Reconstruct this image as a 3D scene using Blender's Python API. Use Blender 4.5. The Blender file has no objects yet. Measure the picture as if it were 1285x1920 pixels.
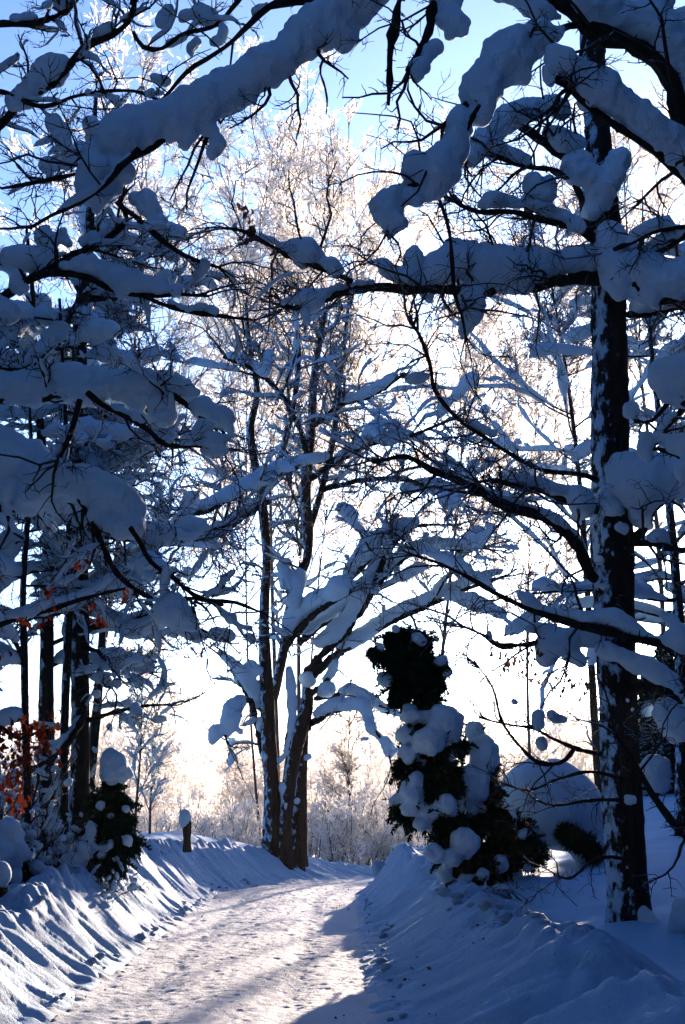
import bpy, math, random
import numpy as np
from mathutils import Vector

# ------------------------------------------------------------------ camera, sky, sun, exposure
SC = bpy.context.scene
PITCH = math.radians(11.45)
CAMZ = 1.75
FPX = 2667.0
cam_d = bpy.data.cameras.new("camera")
cam_d.sensor_fit = 'VERTICAL'; cam_d.sensor_height = 36.0; cam_d.lens = 50.0
cam_d.clip_start = 0.1; cam_d.clip_end = 3000
cam = bpy.data.objects.new("camera", cam_d)
SC.collection.objects.link(cam)
cam.location = (0, 0, CAMZ)
cam.rotation_euler = (math.pi / 2 + PITCH, 0, 0)
SC.camera = cam

SUN_AZ, SUN_EL = math.radians(13.5), math.radians(9.8)
W = bpy.data.worlds.new("World"); SC.world = W; W.use_nodes = True
wn = W.node_tree.nodes; wl = W.node_tree.links
bg = wn["Background"]
sky = wn.new("ShaderNodeTexSky"); sky.sky_type = 'NISHITA'
sky.sun_disc = False; sky.sun_elevation = SUN_EL; sky.sun_rotation = SUN_AZ
sky.air_density = 0.6; sky.dust_density = 0.9; sky.ozone_density = 4.8
wl.new(sky.outputs[0], bg.inputs[0]); bg.inputs[1].default_value = 0.108

sun_d = bpy.data.lights.new("sun", 'SUN'); sun_d.energy = 5.0; sun_d.angle = math.radians(0.6)
sun_d.color = (1.0, 0.79, 0.61)
sun = bpy.data.objects.new("sun", sun_d); SC.collection.objects.link(sun)
SV = Vector((math.cos(SUN_EL) * math.sin(SUN_AZ), math.cos(SUN_EL) * math.cos(SUN_AZ), math.sin(SUN_EL)))
sun.rotation_euler = SV.to_track_quat('Z', 'Y').to_euler()
sun.location = (20, 40, 20)

SC.view_settings.view_transform = 'Standard'; SC.view_settings.look = 'None'
SC.view_settings.gamma = 1.0; SC.view_settings.exposure = 1.82
SC.render.engine = 'CYCLES'
SC.cycles.max_bounces = 9; SC.cycles.diffuse_bounces = 2; SC.cycles.glossy_bounces = 1
SC.cycles.transmission_bounces = 8; SC.cycles.volume_bounces = 0

rng = np.random.default_rng(7)
random.seed(7)
COL = SC.collection

# ------------------------------------------------------------------ helpers
def P(px, py, Y):
    """world point at depth y=Y seen at source-photo pixel (px,py)"""
    a = (px - 642.5) / FPX; b = (960 - py) / FPX
    dy = math.cos(PITCH) - b * math.sin(PITCH); dz = math.sin(PITCH) + b * math.cos(PITCH)
    t = Y / dy
    return np.array((a * t, Y, CAMZ + dz * t))

def hsh(i, j, k, seed):
    n = (i * 374761393 + j * 668265263 + k * 2147483647 * 3 + seed * 974634777) & 0xFFFFFFFF
    n = ((n ^ (n >> 13)) * 1274126177) & 0xFFFFFFFF
    return ((n ^ (n >> 16)) & 0xFFFF) / 65535.0

def noise3(p, seed=0):
    p = np.asarray(p, float); f = np.floor(p); i = f.astype(np.int64); u = p - f
    u = u * u * (3 - 2 * u)
    r = 0
    for a in (0, 1):
        for b in (0, 1):
            for c in (0, 1):
                w = (u[..., 0] if a else 1 - u[..., 0]) * (u[..., 1] if b else 1 - u[..., 1]) * (u[..., 2] if c else 1 - u[..., 2])
                r = r + w * hsh(i[..., 0] + a, i[..., 1] + b, i[..., 2] + c, seed)
    return r * 2 - 1

def n2(x, y, seed=0):
    return noise3(np.stack([x, y, np.zeros_like(x)], -1), seed)

def sm(t):
    t = np.clip(t, 0, 1); return t * t * (3 - 2 * t)

class Geo:
    def __init__(s): s.V = []; s.F = []; s.n = 0
    def add(s, v, f):
        v = np.asarray(v, float).reshape(-1, 3); f = np.asarray(f, np.int64).reshape(-1, 4)
        s.V.append(v); s.F.append(f + s.n); s.n += len(v)
    def build(s, name, mat, parent=None, smooth=True):
        me = bpy.data.meshes.new(name)
        if s.n:
            v = np.concatenate(s.V); f = np.concatenate(s.F)
            if parent is not None: v = v - np.array(origin(parent))
            me.vertices.add(len(v)); me.vertices.foreach_set("co", v.astype(np.float32).ravel())
            me.loops.add(f.size); me.loops.foreach_set("vertex_index", f.astype(np.int32).ravel())
            me.polygons.add(len(f))
            me.polygons.foreach_set("loop_start", np.arange(0, f.size, 4, dtype=np.int32))
            me.polygons.foreach_set("loop_total", np.full(len(f), 4, np.int32))
            me.polygons.foreach_set("use_smooth", np.full(len(f), smooth))
            me.update(calc_edges=True)
        if mat: me.materials.append(mat)
        o = bpy.data.objects.new(name, me); COL.objects.link(o)
        if parent is not None: o.parent = parent
        return o

ORG = {}
def origin(o):
    while o.parent is not None: o = o.parent
    return ORG.get(o.name, (0, 0, 0))

def tag(o, label=None, cat=None, group=None, kind=None):
    if label: o["label"] = label
    if cat: o["category"] = cat
    if group: o["group"] = group
    if kind: o["kind"] = kind
    return o

def thing(name, label, cat, loc, group=None):
    o = bpy.data.objects.new(name, None); COL.objects.link(o); o.location = loc
    o.empty_display_size = 0.2
    ORG[o.name] = tuple(loc)
    return tag(o, label, cat, group)

def nrm(v): return v / np.maximum(np.linalg.norm(v, axis=-1, keepdims=True), 1e-9)

def tube_geo(g, Pn, Rn, S=5, twist=0.0, close=True):
    """Pn (N,K,3), Rn (N,K) -> tubes of S sides"""
    Pn = np.asarray(Pn, float); Rn = np.asarray(Rn, float)
    if Pn.ndim == 2: Pn = Pn[None]; Rn = Rn[None]
    N, K, _ = Pn.shape
    if N == 0: return
    T = nrm(np.gradient(Pn, axis=1))
    ref = np.where(np.abs(T[:, :1, 2:3]) > 0.85, np.array([1., 0.1, 0]), np.array([0.05, 0., 1.]))
    ref = np.broadcast_to(ref, T.shape)
    A = nrm(np.cross(T, ref)); B = np.cross(T, A)
    th = np.arange(S) / S * 2 * math.pi + twist
    V = Pn[:, :, None] + Rn[:, :, None, None] * (np.cos(th)[None, None, :, None] * A[:, :, None] + np.sin(th)[None, None, :, None] * B[:, :, None])
    base = (np.arange(N) * K * S)[:, None, None]
    k = np.arange(K - 1)[None, :, None]; s = np.arange(S)[None, None, :]; s2 = (s + 1) % S
    F = np.stack([base + k * S + s, base + k * S + s2, base + (k + 1) * S + s2, base + (k + 1) * S + s], -1)
    g.add(V, F)

def ribbons(g, Pn, Rn):
    """flat rime feathers along twigs"""
    N, K, _ = Pn.shape
    if N == 0: return
    T = nrm(np.gradient(Pn, axis=1)); sd = nrm(np.cross(T, rng.normal(size=(N, 1, 3)))) * Rn[..., None]
    V = np.stack([Pn - sd, Pn + sd], 2)
    b = (np.arange(N) * K * 2)[:, None]; k = np.arange(K - 1)[None] * 2
    g.add(V, np.stack([b + k, b + k + 1, b + k + 3, b + k + 2], -1))

def spline(pts, n):
    """pts (M,D) -> n samples of a smooth curve through them"""
    pts = np.asarray(pts, float)
    if len(pts) == 2:
        t = np.linspace(0, 1, n)[:, None]; return pts[0] * (1 - t) + pts[1] * t
    d = np.r_[0, np.cumsum(np.maximum(np.linalg.norm(np.diff(pts[:, :3], axis=0), axis=1), 1e-6))]
    m = np.gradient(pts, d, axis=0)
    t = np.linspace(0, d[-1], n); i = np.clip(np.searchsorted(d, t, side='right') - 1, 0, len(d) - 2)
    h = (d[i + 1] - d[i])[:, None]; u = ((t - d[i]) / h[:, 0])[:, None]
    return ((2 * u**3 - 3 * u**2 + 1) * pts[i] + (u**3 - 2 * u**2 + u) * h * m[i] + (-2 * u**3 + 3 * u**2) * pts[i + 1] + (u**3 - u**2) * h * m[i + 1])

def resample(Pn, Rn, K):
    Pn = np.asarray(Pn); N, K0, _ = Pn.shape
    t = np.linspace(0, K0 - 1, K); i = np.clip(t.astype(int), 0, K0 - 2); u = (t - i)
    return Pn[:, i] * (1 - u)[None, :, None] + Pn[:, i + 1] * u[None, :, None], Rn[:, i] * (1 - u) + Rn[:, i + 1] * u

def grow(Pn, Rn, cnt, L, ang=(35, 70), K=5, rr=0.6, rmax=1, rmin=0.003, t0=0.15, t1=1.0, up=0.1, wig=0.3, grav=0.0, tip=0.35, taper=0.55):
    N, K0, _ = Pn.shape
    cnt = np.full(N, cnt) if np.isscalar(cnt) else np.asarray(cnt)
    idx = np.repeat(np.arange(N), cnt); M = len(idx)
    if M == 0: return np.zeros((0, K, 3)), np.zeros((0, K))
    t = rng.uniform(t0, t1, M); f = t * (K0 - 1); i = np.clip(f.astype(int), 0, K0 - 2); u = (f - i)[:, None]
    pos = Pn[idx, i] * (1 - u) + Pn[idx, i + 1] * u
    T = nrm(Pn[idx, i + 1] - Pn[idx, i])
    pr = Rn[idx, i] * (1 - u[:, 0]) + Rn[idx, i + 1] * u[:, 0]
    a = np.radians(rng.uniform(ang[0], ang[1], M))[:, None]
    q = rng.normal(size=(M, 3)); q = nrm(q - (q * T).sum(-1, keepdims=True) * T)
    d = np.cos(a) * T + np.sin(a) * q; d[:, 2] += up; d = nrm(d)
    Lv = (np.full(N, L) if np.isscalar(L) else np.asarray(L))[idx] * rng.uniform(0.5, 1.25, M) * (1 - taper * t)
    out = [pos]; bend = rng.normal(size=(M, 3)) * wig * 0.5
    for k in range(K - 1):
        d = d + rng.normal(size=(M, 3)) * wig + bend * 0.4; d[:, 2] += grav; d = nrm(d)
        pos = pos + d * (Lv / (K - 1))[:, None]; out.append(pos)
    r0 = np.clip(pr * rr, rmin, rmax)
    R = r0[:, None] * np.linspace(1, tip, K)[None]; R = np.maximum(R, rmin * 0.6)
    return np.stack(out, 1), R

def plen(Pn): return np.linalg.norm(np.diff(Pn, axis=1), axis=-1).sum(1)

def autosnow(g, Pn, Rn, s0, rfac=1.0, prob=0.8, K=12, S=7, lump=0.5, sag=0.62):
    """pillows of snow lying along branches"""
    N = len(Pn)
    if N == 0: return
    keep = rng.random(N) < prob
    Pn, Rn = resample(Pn[keep], Rn[keep], K); N = len(Pn)
    if N == 0: return
    T = nrm(np.gradient(Pn, axis=1)); hz = np.linalg.norm(T[..., :2], axis=-1)
    ph = rng.uniform(0, 50, N)[:, None]; L = plen(Pn)[:, None]
    s = np.linspace(0, 1, K)[None] * L
    nz = noise3(np.stack([s * 2.2 / (s0 * 6 + .15) * .5 + ph, ph + 0 * s, 0 * s], -1), 3)
    r = (s0 * (0.75 + lump * nz) + rfac * Rn) * np.clip((hz - 0.3) * 1.8, 0, 1)
    e = np.linspace(0, 1, K); a0 = rng.uniform(0, .25, N)[:, None]; a1 = rng.uniform(.7, 1.0, N)[:, None]
    w = np.clip((e[None] - a0) / 0.12, 0, 1) * np.clip((a1 - e[None]) / 0.12, 0, 1)
    r = np.maximum(r * np.sqrt(w), 0.0004)
    C = Pn.copy(); C[..., 2] += (Rn * 0.5 + r * sag) * np.sqrt(w)
    tube_geo(g, C, r, S)

def pillows(g, Pn, Rn, s0, m=2, prob=1.0, K=9, S=7, w=(.14, .5)):
    """short rounded cushions of snow sitting here and there on branches"""
    N, K0, _ = Pn.shape
    if N == 0: return
    idx = np.repeat(np.arange(N), m); idx = idx[rng.random(len(idx)) < prob]; M = len(idx)
    if M == 0: return
    L = np.maximum(plen(Pn)[idx], .05); a = rng.uniform(.0, .85, M); ww = np.minimum(rng.uniform(*w, M) * (s0 / .06) ** .5 / L, 1 - a)
    u = np.linspace(0, 1, K)[None]; t = (a[:, None] + ww[:, None] * u) * (K0 - 1); i = np.clip(t.astype(int), 0, K0 - 2); f = (t - i)[..., None]
    C = Pn[idx[:, None], i] * (1 - f) + Pn[idx[:, None], i + 1] * f; rb = Rn[idx[:, None], i]
    T = nrm(C[:, -1] - C[:, 0]); hz = np.clip((np.linalg.norm(T[:, :2], axis=-1) - .2) * 1.6, 0, 1)
    r = (s0 * rng.uniform(.55, 1.6, M) * hz)[:, None] * (1 + .22 * noise3(C * 9, 13))
    r = np.minimum(r, (ww * L)[:, None] * .9)
    r = np.maximum(r * np.sqrt(np.clip(1 - np.abs(2 * u - 1) ** 2.6, 0, 1)), .0006)
    C = C.copy(); C[..., 2] += r * .6 + rb * .4
    tube_geo(g, C, r, S)

def lumps(g, C, r, sq=0.85, S=9, K=8, wob=0.18, tilt=0.2):
    """rounded snow balls at C (N,3) radius r (N,)"""
    C = np.asarray(C, float).reshape(-1, 3); r = np.asarray(r, float).ravel(); N = len(C)
    if N == 0: return
    z = -np.cos(np.linspace(0.02, math.pi - 0.02, K)); rad = np.sqrt(1 - z * z)
    th = np.arange(S) / S * 2 * math.pi
    D = np.stack([rad[:, None] * np.cos(th), rad[:, None] * np.sin(th), np.repeat(z[:, None], S, 1)], -1)
    off = rng.uniform(0, 90, (N, 1, 1, 3))
    nz = noise3(D[None] * 1.6 + off, 5)
    V = D[None] * (1 + wob * nz[..., None]) * r[:, None, None, None]
    V[..., 2] *= sq
    tl = rng.normal(size=(N, 2)) * tilt
    V[..., 0] += V[..., 2] * tl[:, 0][:, None, None]; V[..., 1] += V[..., 2] * tl[:, 1][:, None, None]
    V += C[:, None, None]
    base = (np.arange(N) * K * S)[:, None, None]; k = np.arange(K - 1)[None, :, None]; s = np.arange(S)[None, None, :]; s2 = (s + 1) % S
    F = np.stack([base + k * S + s, base + k * S + s2, base + (k + 1) * S + s2, base + (k + 1) * S + s], -1)
    g.add(V, F)

def snow_path(g, pts, S=14):
    """pts list of (x,y,z,r): lumpy rounded-end tube"""
    pts = np.asarray(pts, float)
    if len(pts) == 1:
        lumps(g, pts[:, :3], pts[:, 3], 0.95, 16, 12, 0.12); return
    L = np.linalg.norm(np.diff(pts[:, :3], axis=0), axis=1).sum(); rm = pts[:, 3].mean()
    n = int(max(6, L / (0.3 * rm)))
    q = spline(pts, n); q[:, 3] = np.maximum(q[:, 3], 0.3 * pts[:, 3].min())
    nz = noise3(q[:, :3] / (rm * 1.7) + 11.3, 9); q[:, 3] *= 1 + 0.14 * nz
    def cap(p, d, rev):
        a = np.radians([22, 45, 66, 84, 89.5]); r = p[3]
        c = np.stack([np.r_[p[:3] + d * r * math.sin(t) * .9, r * math.cos(t)] for t in a])
        return c[::-1] if rev else c
    d0 = nrm(q[0, :3] - q[1, :3]); d1 = nrm(q[-1, :3] - q[-2, :3])
    q = np.concatenate([cap(q[0], d0, True), q, cap(q[-1], d1, False)])
    tube_geo(g, q[None, :, :3], q[None, :, 3], S)

# ------------------------------------------------------------------ materials
def newmat(name):
    m = bpy.data.materials.new(name); m.use_nodes = True
    nt = m.node_tree; return m, nt, nt.nodes, nt.links, nt.nodes["Principled BSDF"]

def tex(nt, kind, scale, coord='Object', **kw):
    c = nt.nodes.new("ShaderNodeTexCoord"); n = nt.nodes.new(kind); n.inputs["Scale"].default_value = scale
    mp = nt.nodes.new("ShaderNodeMapping"); mp.inputs["Scale"].default_value = kw.pop('stretch', (1, 1, 1))
    mp.inputs["Rotation"].default_value = kw.pop('rot', (0, 0, 0))
    nt.links.new(c.outputs[coord], mp.inputs[0]); nt.links.new(mp.outputs[0], n.inputs["Vector"])
    for k, v in kw.items(): n.inputs[k].default_value = v
    return n

def ramp(nt, src, stops):
    r = nt.nodes.new("ShaderNodeValToRGB"); e = r.color_ramp.elements
    while len(e) < len(stops): e.new(0.5)
    for x, (p, c) in zip(e, stops): x.position = p; x.color = (*c, 1) if len(c) == 3 else c
    nt.links.new(src, r.inputs[0]); return r

def mk_snow(name, base=(.42, .58, .74), sss=0.08, layers=((12, .6, (1, 1, 1)), (75, .55, (1, 1, 1))), dist=.025, dirt=0):
    m, nt, N, Lk, b = newmat(name)
    b.inputs["Roughness"].default_value = 0.75; b.inputs["Specular IOR Level"].default_value = 0.2
    if sss:
        b.inputs["Subsurface Weight"].default_value = sss; b.inputs["Subsurface Radius"].default_value = (.06, .05, .045)
        b.inputs["Subsurface Scale"].default_value = 0.6
    prev = None
    for sc, st, stretch in layers:
        t = tex(nt, "ShaderNodeTexNoise", sc, stretch=stretch, Detail=4.0, Roughness=.6)
        bu = N.new("ShaderNodeBump"); bu.inputs["Strength"].default_value = st; bu.inputs["Distance"].default_value = dist
        Lk.new(t.outputs[0], bu.inputs["Height"])
        if prev: Lk.new(prev.outputs[0], bu.inputs["Normal"])
        prev = bu
    Lk.new(prev.outputs[0], b.inputs["Normal"])
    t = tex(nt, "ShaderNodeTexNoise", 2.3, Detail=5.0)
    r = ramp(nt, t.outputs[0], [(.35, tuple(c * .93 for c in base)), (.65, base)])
    if dirt:
        d = tex(nt, "ShaderNodeTexNoise", 14, Detail=7.0, Roughness=.75)
        dr = ramp(nt, d.outputs[0], [(.66, (0, 0, 0)), (.74, (1, 1, 1))])
        mu = N.new("ShaderNodeMath"); mu.operation = 'MULTIPLY'; mu.inputs[1].default_value = dirt; Lk.new(dr.outputs[0], mu.inputs[0])
        mx = N.new("ShaderNodeMix"); mx.data_type = 'RGBA'
        Lk.new(mu.outputs[0], mx.inputs[0]); Lk.new(r.outputs[0], mx.inputs[6]); mx.inputs[7].default_value = (.16, .11, .08, 1)
        Lk.new(mx.outputs[2], b.inputs["Base Color"])
    else:
        Lk.new(r.outputs[0], b.inputs["Base Color"])
    return m

M_SNOW = mk_snow("snow", sss=0.06)
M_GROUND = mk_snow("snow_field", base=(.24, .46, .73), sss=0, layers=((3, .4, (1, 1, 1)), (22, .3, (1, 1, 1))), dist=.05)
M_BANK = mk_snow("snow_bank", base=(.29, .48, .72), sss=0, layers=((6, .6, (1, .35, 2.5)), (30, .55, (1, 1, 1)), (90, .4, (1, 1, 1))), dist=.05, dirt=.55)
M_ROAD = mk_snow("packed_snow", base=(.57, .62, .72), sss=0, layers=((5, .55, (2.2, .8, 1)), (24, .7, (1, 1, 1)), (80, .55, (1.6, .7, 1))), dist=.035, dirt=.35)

def mk_bark(name, c0, c1, patch=0.0, frost=0.0, side=(-.75, -.45, .3)):
    m, nt, N, Lk, b = newmat(name)
    b.inputs["Roughness"].default_value = 0.95; b.inputs["Specular IOR Level"].default_value = 0.1
    t = tex(nt, "ShaderNodeTexNoise", 16, stretch=(1, 1, .22), Detail=6.0, Roughness=.7)
    r = ramp(nt, t.outputs[0], [(.35, c0), (.7, c1)])
    bu = N.new("ShaderNodeBump"); bu.inputs["Strength"].default_value = .9; bu.inputs["Distance"].default_value = .03
    Lk.new(t.outputs[0], bu.inputs["Height"]); Lk.new(bu.outputs[0], b.inputs["Normal"])
    col = r.outputs[0]
    if patch or frost:
        ge = N.new("ShaderNodeNewGeometry"); dp = N.new("ShaderNodeVectorMath"); dp.operation = 'DOT_PRODUCT'
        Lk.new(ge.outputs["Normal"], dp.inputs[0]); dp.inputs[1].default_value = side if patch else (0, 0, 1)
        nz = tex(nt, "ShaderNodeTexNoise", 11.0 if patch else 25, stretch=(1, 1, .6) if patch else (1, 1, 1), Detail=5.0, Roughness=.6)
        ad = N.new("ShaderNodeMath"); ad.operation = 'MULTIPLY_ADD'; ad.inputs[1].default_value = 2.6 if patch else 1.5
        ad.inputs[2].default_value = -1.3 if patch else -.75
        Lk.new(nz.outputs[0], ad.inputs[0])
        su = N.new("ShaderNodeMath"); su.operation = 'ADD'; Lk.new(dp.outputs["Value"], su.inputs[0]); Lk.new(ad.outputs[0], su.inputs[1])
        thr = (0.62 - patch * .5) if patch else (.7 - frost)
        rr = ramp(nt, su.outputs[0], [(max(0.0, thr), (0, 0, 0)), (min(1.0, thr + .3), (1, 1, 1))])
        mx = N.new("ShaderNodeMix"); mx.data_type = 'RGBA'
        Lk.new(rr.outputs[0], mx.inputs[0]); Lk.new(col, mx.inputs[6]); mx.inputs[7].default_value = (.30, .48, .70, 1)
        col = mx.outputs[2]
    Lk.new(col, b.inputs["Base Color"])
    return m

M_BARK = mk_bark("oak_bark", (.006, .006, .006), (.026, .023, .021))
M_BARKP = mk_bark("snow_plastered_bark", (.006, .006, .006), (.028, .025, .023), patch=-.2)
M_BARKR = mk_bark("reddish_bark", (.014, .008, .005), (.05, .030, .021), patch=-.2)
M_BIRCH = mk_bark("pale_bark", (.05, .04, .035), (.16, .13, .11), patch=-.2)
M_TWIG = mk_bark("dark_twig", (.02, .015, .012), (.06, .045, .035), frost=.05)
M_TWIGF = mk_bark("rimed_twig", (.06, .04, .03), (.14, .10, .075), frost=.45)
M_POST = mk_bark("old_wood", (.02, .014, .011), (.06, .04, .03))

def mk_frost(name, col, tr=.5):
    m, nt, N, Lk, b = newmat(name)
    N.remove(b); out = N["Material Output"]
    t = tex(nt, "ShaderNodeTexNoise", 1.5, Detail=4.0)
    r = ramp(nt, t.outputs[0], [(.3, tuple(c * .75 for c in col)), (.7, col)])
    d = N.new("ShaderNodeBsdfDiffuse"); q = N.new("ShaderNodeBsdfTranslucent"); mx = N.new("ShaderNodeMixShader")
    mx.inputs[0].default_value = tr
    Lk.new(r.outputs[0], d.inputs[0]); Lk.new(r.outputs[0], q.inputs[0])
    Lk.new(d.outputs[0], mx.inputs[1]); Lk.new(q.outputs[0], mx.inputs[2]); Lk.new(mx.outputs[0], out.inputs[0])
    return m
M_FROST = mk_frost("hoar_frost", (.97, .91, .83), .8)
M_FROSTB = mk_frost("thin_hoar_frost", (.80, .74, .68), .75)
M_LEAF = mk_frost("rust_leaf", (.17, .028, .012), .4)
M_LEAFD = mk_frost("brown_leaf", (.16, .07, .04), .4)
M_NEEDLE = mk_frost("dark_needles", (.007, .026, .018), .0)
M_NEEDLE2 = mk_frost("spruce_needles", (.009, .030, .018), .0)
M_LICHEN = mk_bark("lichen_crust", (.02, .018, .014), (.07, .065, .05))

# ------------------------------------------------------------------ terrain
def cx(y):
    y = np.asarray(y, float)
    near = .008 * np.maximum(12 - y, 0) ** 2
    t = np.clip(y - 27, 0, 12); far = .045 * t * t + np.maximum(y - 39, 0) * 1.08
    return -1.05 + near + far
def slope(y): return (cx(y + .05) - cx(y - .05)) / .1
def zroad(y):
    t = np.maximum(np.asarray(y, float) - 28, 0); return np.maximum(-.0045 * t ** 1.75, -1.0)
RW = 1.4
def side_l(x, y):
    v = .52 + .05 * (np.clip(y, 6, 24) - 13)
    return v + (-.55 - v) * sm((y - 30) / 14)
def side_r(x, y):
    v = .52 + .05 * (np.clip(y, 4, 36) - 14) + .10 * (np.clip(x, 0, 14) - 3)
    k = sm((y - 32) / 12) * sm((8 - x) / 6); v = v + (-.6 - v) * k
    return v + (-1.2 - v) * sm((y - 60) / 60)
def ground_z(x, y):
    x = np.asarray(x, float); y = np.asarray(y, float)
    d = (x - cx(y)) / np.sqrt(1 + slope(y) ** 2)
    zr = zroad(y) - .06
    u = np.abs(d) - RW - .1
    s = np.where(d < 0, side_l(x, y), side_r(x, y))
    k = sm(u / 1.5)
    z = zr * (1 - k) + s * k
    far = sm((y - 44) / 10); z = z * (1 - far) + np.where(x > 9, s, -.9) * far
    z = z + .17 * np.exp(-(((x - 2.85) / .75) ** 2 + ((y - 14.1) / .8) ** 2))
    amp = k * (1 - far)
    return z + amp * (.05 * n2(x * .9, y * .9, 1) + .025 * n2(x * 2.6, y * 2.6, 2)) + .15 * far * n2(x * .1, y * .1, 4)

def grid(name, xs, ys, fn, mat, kind='structure'):
    X, Y = np.meshgrid(xs, ys, indexing='ij'); Z = fn(X, Y); V = np.stack([X, Y, Z], -1)
    a, b = X.shape; i = np.arange(a * b).reshape(a, b)
    F = np.stack([i[:-1, :-1], i[1:, :-1], i[1:, 1:], i[:-1, 1:]], -1)
    g = Geo(); g.add(V, F); o = g.build(name, mat); o["kind"] = kind; return o

def axis(a, b, step, far):
    mid = np.arange(a, b, step); k = np.arange(1, 40); ext = step * (1.28 ** k - 1) / .28
    ext = ext[ext < far]
    return np.r_[a - ext[::-1], mid, mid[-1] + ext]
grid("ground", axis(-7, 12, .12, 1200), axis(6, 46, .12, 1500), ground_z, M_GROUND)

def along(name, ys, us, zfn, mat):
    """strip that follows the road: us lateral offsets from the centre line"""
    c = cx(ys); m = slope(ys); nx = 1 / np.sqrt(1 + m * m); ny = -m / np.sqrt(1 + m * m)
    Yg, U = np.meshgrid(ys, us, indexing='ij')
    X = c[:, None] + U * nx[:, None]; YY = ys[:, None] + U * ny[:, None]
    Z = zfn(Yg, U, X, YY); V = np.stack([X, YY, Z], -1)
    a, b = Z.shape; i = np.arange(a * b).reshape(a, b)
    F = np.stack([i[:-1, :-1], i[:-1, 1:], i[1:, 1:], i[1:, :-1]], -1)
    g = Geo(); g.add(V, F); o = g.build(name, mat); o["kind"] = 'structure'; return o

def road_z(Y, U, X, YY):
    z = zroad(Y) + .004
    z = z + .006 * n2(X * 7, YY * 3.2, 21) + .007 * n2(X * 15, YY * 11, 22) + .006 * n2(X * 31, YY * 22, 25) - .016 * np.clip(n2(X * 5.5, YY * 3.8, 26) - .35, 0, 1) + .004 * np.sin(YY * 70) * (np.exp(-((U - .62) / .12) ** 2) + np.exp(-((U + .72) / .12) ** 2)) + .02 * n2(X * 1.3, YY * .6, 23)
    z = z - .022 * np.exp(-((U - .62) / .17) ** 2) - .022 * np.exp(-((U + .72) / .17) ** 2) + .02 * np.exp(-(U / .3) ** 2)
    e = sm((np.abs(U) - 1.15) / .3)
    return z + e * .05 * (.6 + n2(X * 5, YY * 5, 24))
ys_r = np.r_[np.arange(-30, 9, .3), np.arange(9, 40, .03), np.arange(40, 60, .4)]
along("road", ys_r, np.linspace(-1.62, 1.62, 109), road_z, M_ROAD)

def bank_z(side):
    def f(Y, U, X, YY):
        u = np.abs(U) - RW + .12
        if side < 0:
            c = .95 + .1 * n2(Y * .6, 0 * Y, 31); H = .78 + .12 * sm((Y - 15) / 8); H = H * (1 - sm((Y - 29) / 8.5) * .86)
        else:
            c = np.interp(Y, [8, 11, 15, 27, 34], [1.75, 1.6, 1.3, .85, .8]) + .08 * n2(Y * .6, 0 * Y, 32)
            H = np.interp(Y, [8, 15, 22, 27, 30, 36], [.66, .62, .72, .88, .80, .5])
        H = H * (1 + .14 * n2(Y * 1.1, 0 * Y, 33) + .1 * n2(Y * 3.1, 0 * Y, 34))
        t = u / c
        up = np.clip(t, 0, 1) ** 1.25; up = up * .55 + sm(t) * .45
        gz = ground_z(X, YY)
        z0 = zroad(Y)
        back = sm((u - c * .98) / 1.0)
        z = (z0 - .03 + H * up + .03) * (1 - back) + (gz - .02) * back
        z = np.where(back > 0, np.maximum(z, gz - .02 - .25 * (back > .97)), z)
        env = sm(t / .25) * (1 - sm((u - c - .5) / .5))
        # plough streaks: long ridges running down the slope at a slant, lumps on the crest
        q = Y * 4.2 + side * U * 3.0
        st = .05 * n2(q * .8, U * .9, 35) + .045 * n2(q * 1.9, U * 1.5, 36) + .02 * n2(q * 4.1, U * 2.2, 41)
        cr = np.exp(-((t - 1.02) / .22) ** 2)
        lump = cr * (.10 * n2(Y * 5, U * 5, 37) + .09 * np.abs(n2(Y * 9, U * 9, 38)))
        foot = np.exp(-((t - .08) / .12) ** 2) * (.035 * n2(Y * 6, U * 6, 39) + .02)
        return z + env * (st * (1 - cr * .6) + lump + .006 * n2(Y * 13, U * 13, 40)) + foot
    return f
yb = np.r_[np.arange(3, 10, .12), np.arange(10, 38, .033), np.arange(38, 47, .25)]
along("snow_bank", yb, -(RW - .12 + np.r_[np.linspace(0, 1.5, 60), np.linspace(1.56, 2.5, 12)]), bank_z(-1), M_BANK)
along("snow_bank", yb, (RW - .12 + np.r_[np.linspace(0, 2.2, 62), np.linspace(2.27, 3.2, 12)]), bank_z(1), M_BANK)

def bz(side, y, u):
    Y = np.array([[float(y)]]); U = np.array([[float(u)]]); X = cx(Y) + U
    return float(bank_z(side)(Y, U, X, Y)[0, 0])
def gz(x, y): return float(ground_z(np.array(x), np.array(y)))

# ------------------------------------------------------------------ trees traced from the photo
TEXC = bpy.data.textures.new("snow_lumps", 'CLOUDS'); TEXC.noise_scale = 0.22; TEXC.noise_depth = 2
TEXF = bpy.data.textures.new("snow_grain", 'CLOUDS'); TEXF.noise_scale = 0.07; TEXF.noise_depth = 1

def snow_mods(o, vox, amp=1.0):
    m = o.modifiers.new("merge", 'REMESH'); m.mode = 'VOXEL'; m.voxel_size = vox; m.use_smooth_shade = True
    s = o.modifiers.new("soft", 'SMOOTH'); s.factor = .5; s.iterations = 4
    d = o.modifiers.new("lumps", 'DISPLACE'); d.texture = TEXC; d.strength = .10 * amp; d.texture_coords = 'LOCAL'; d.mid_level = .5
    e = o.modifiers.new("grain", 'DISPLACE'); e.texture = TEXF; e.strength = .032 * amp; e.texture_coords = 'LOCAL'; e.mid_level = .5

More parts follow.
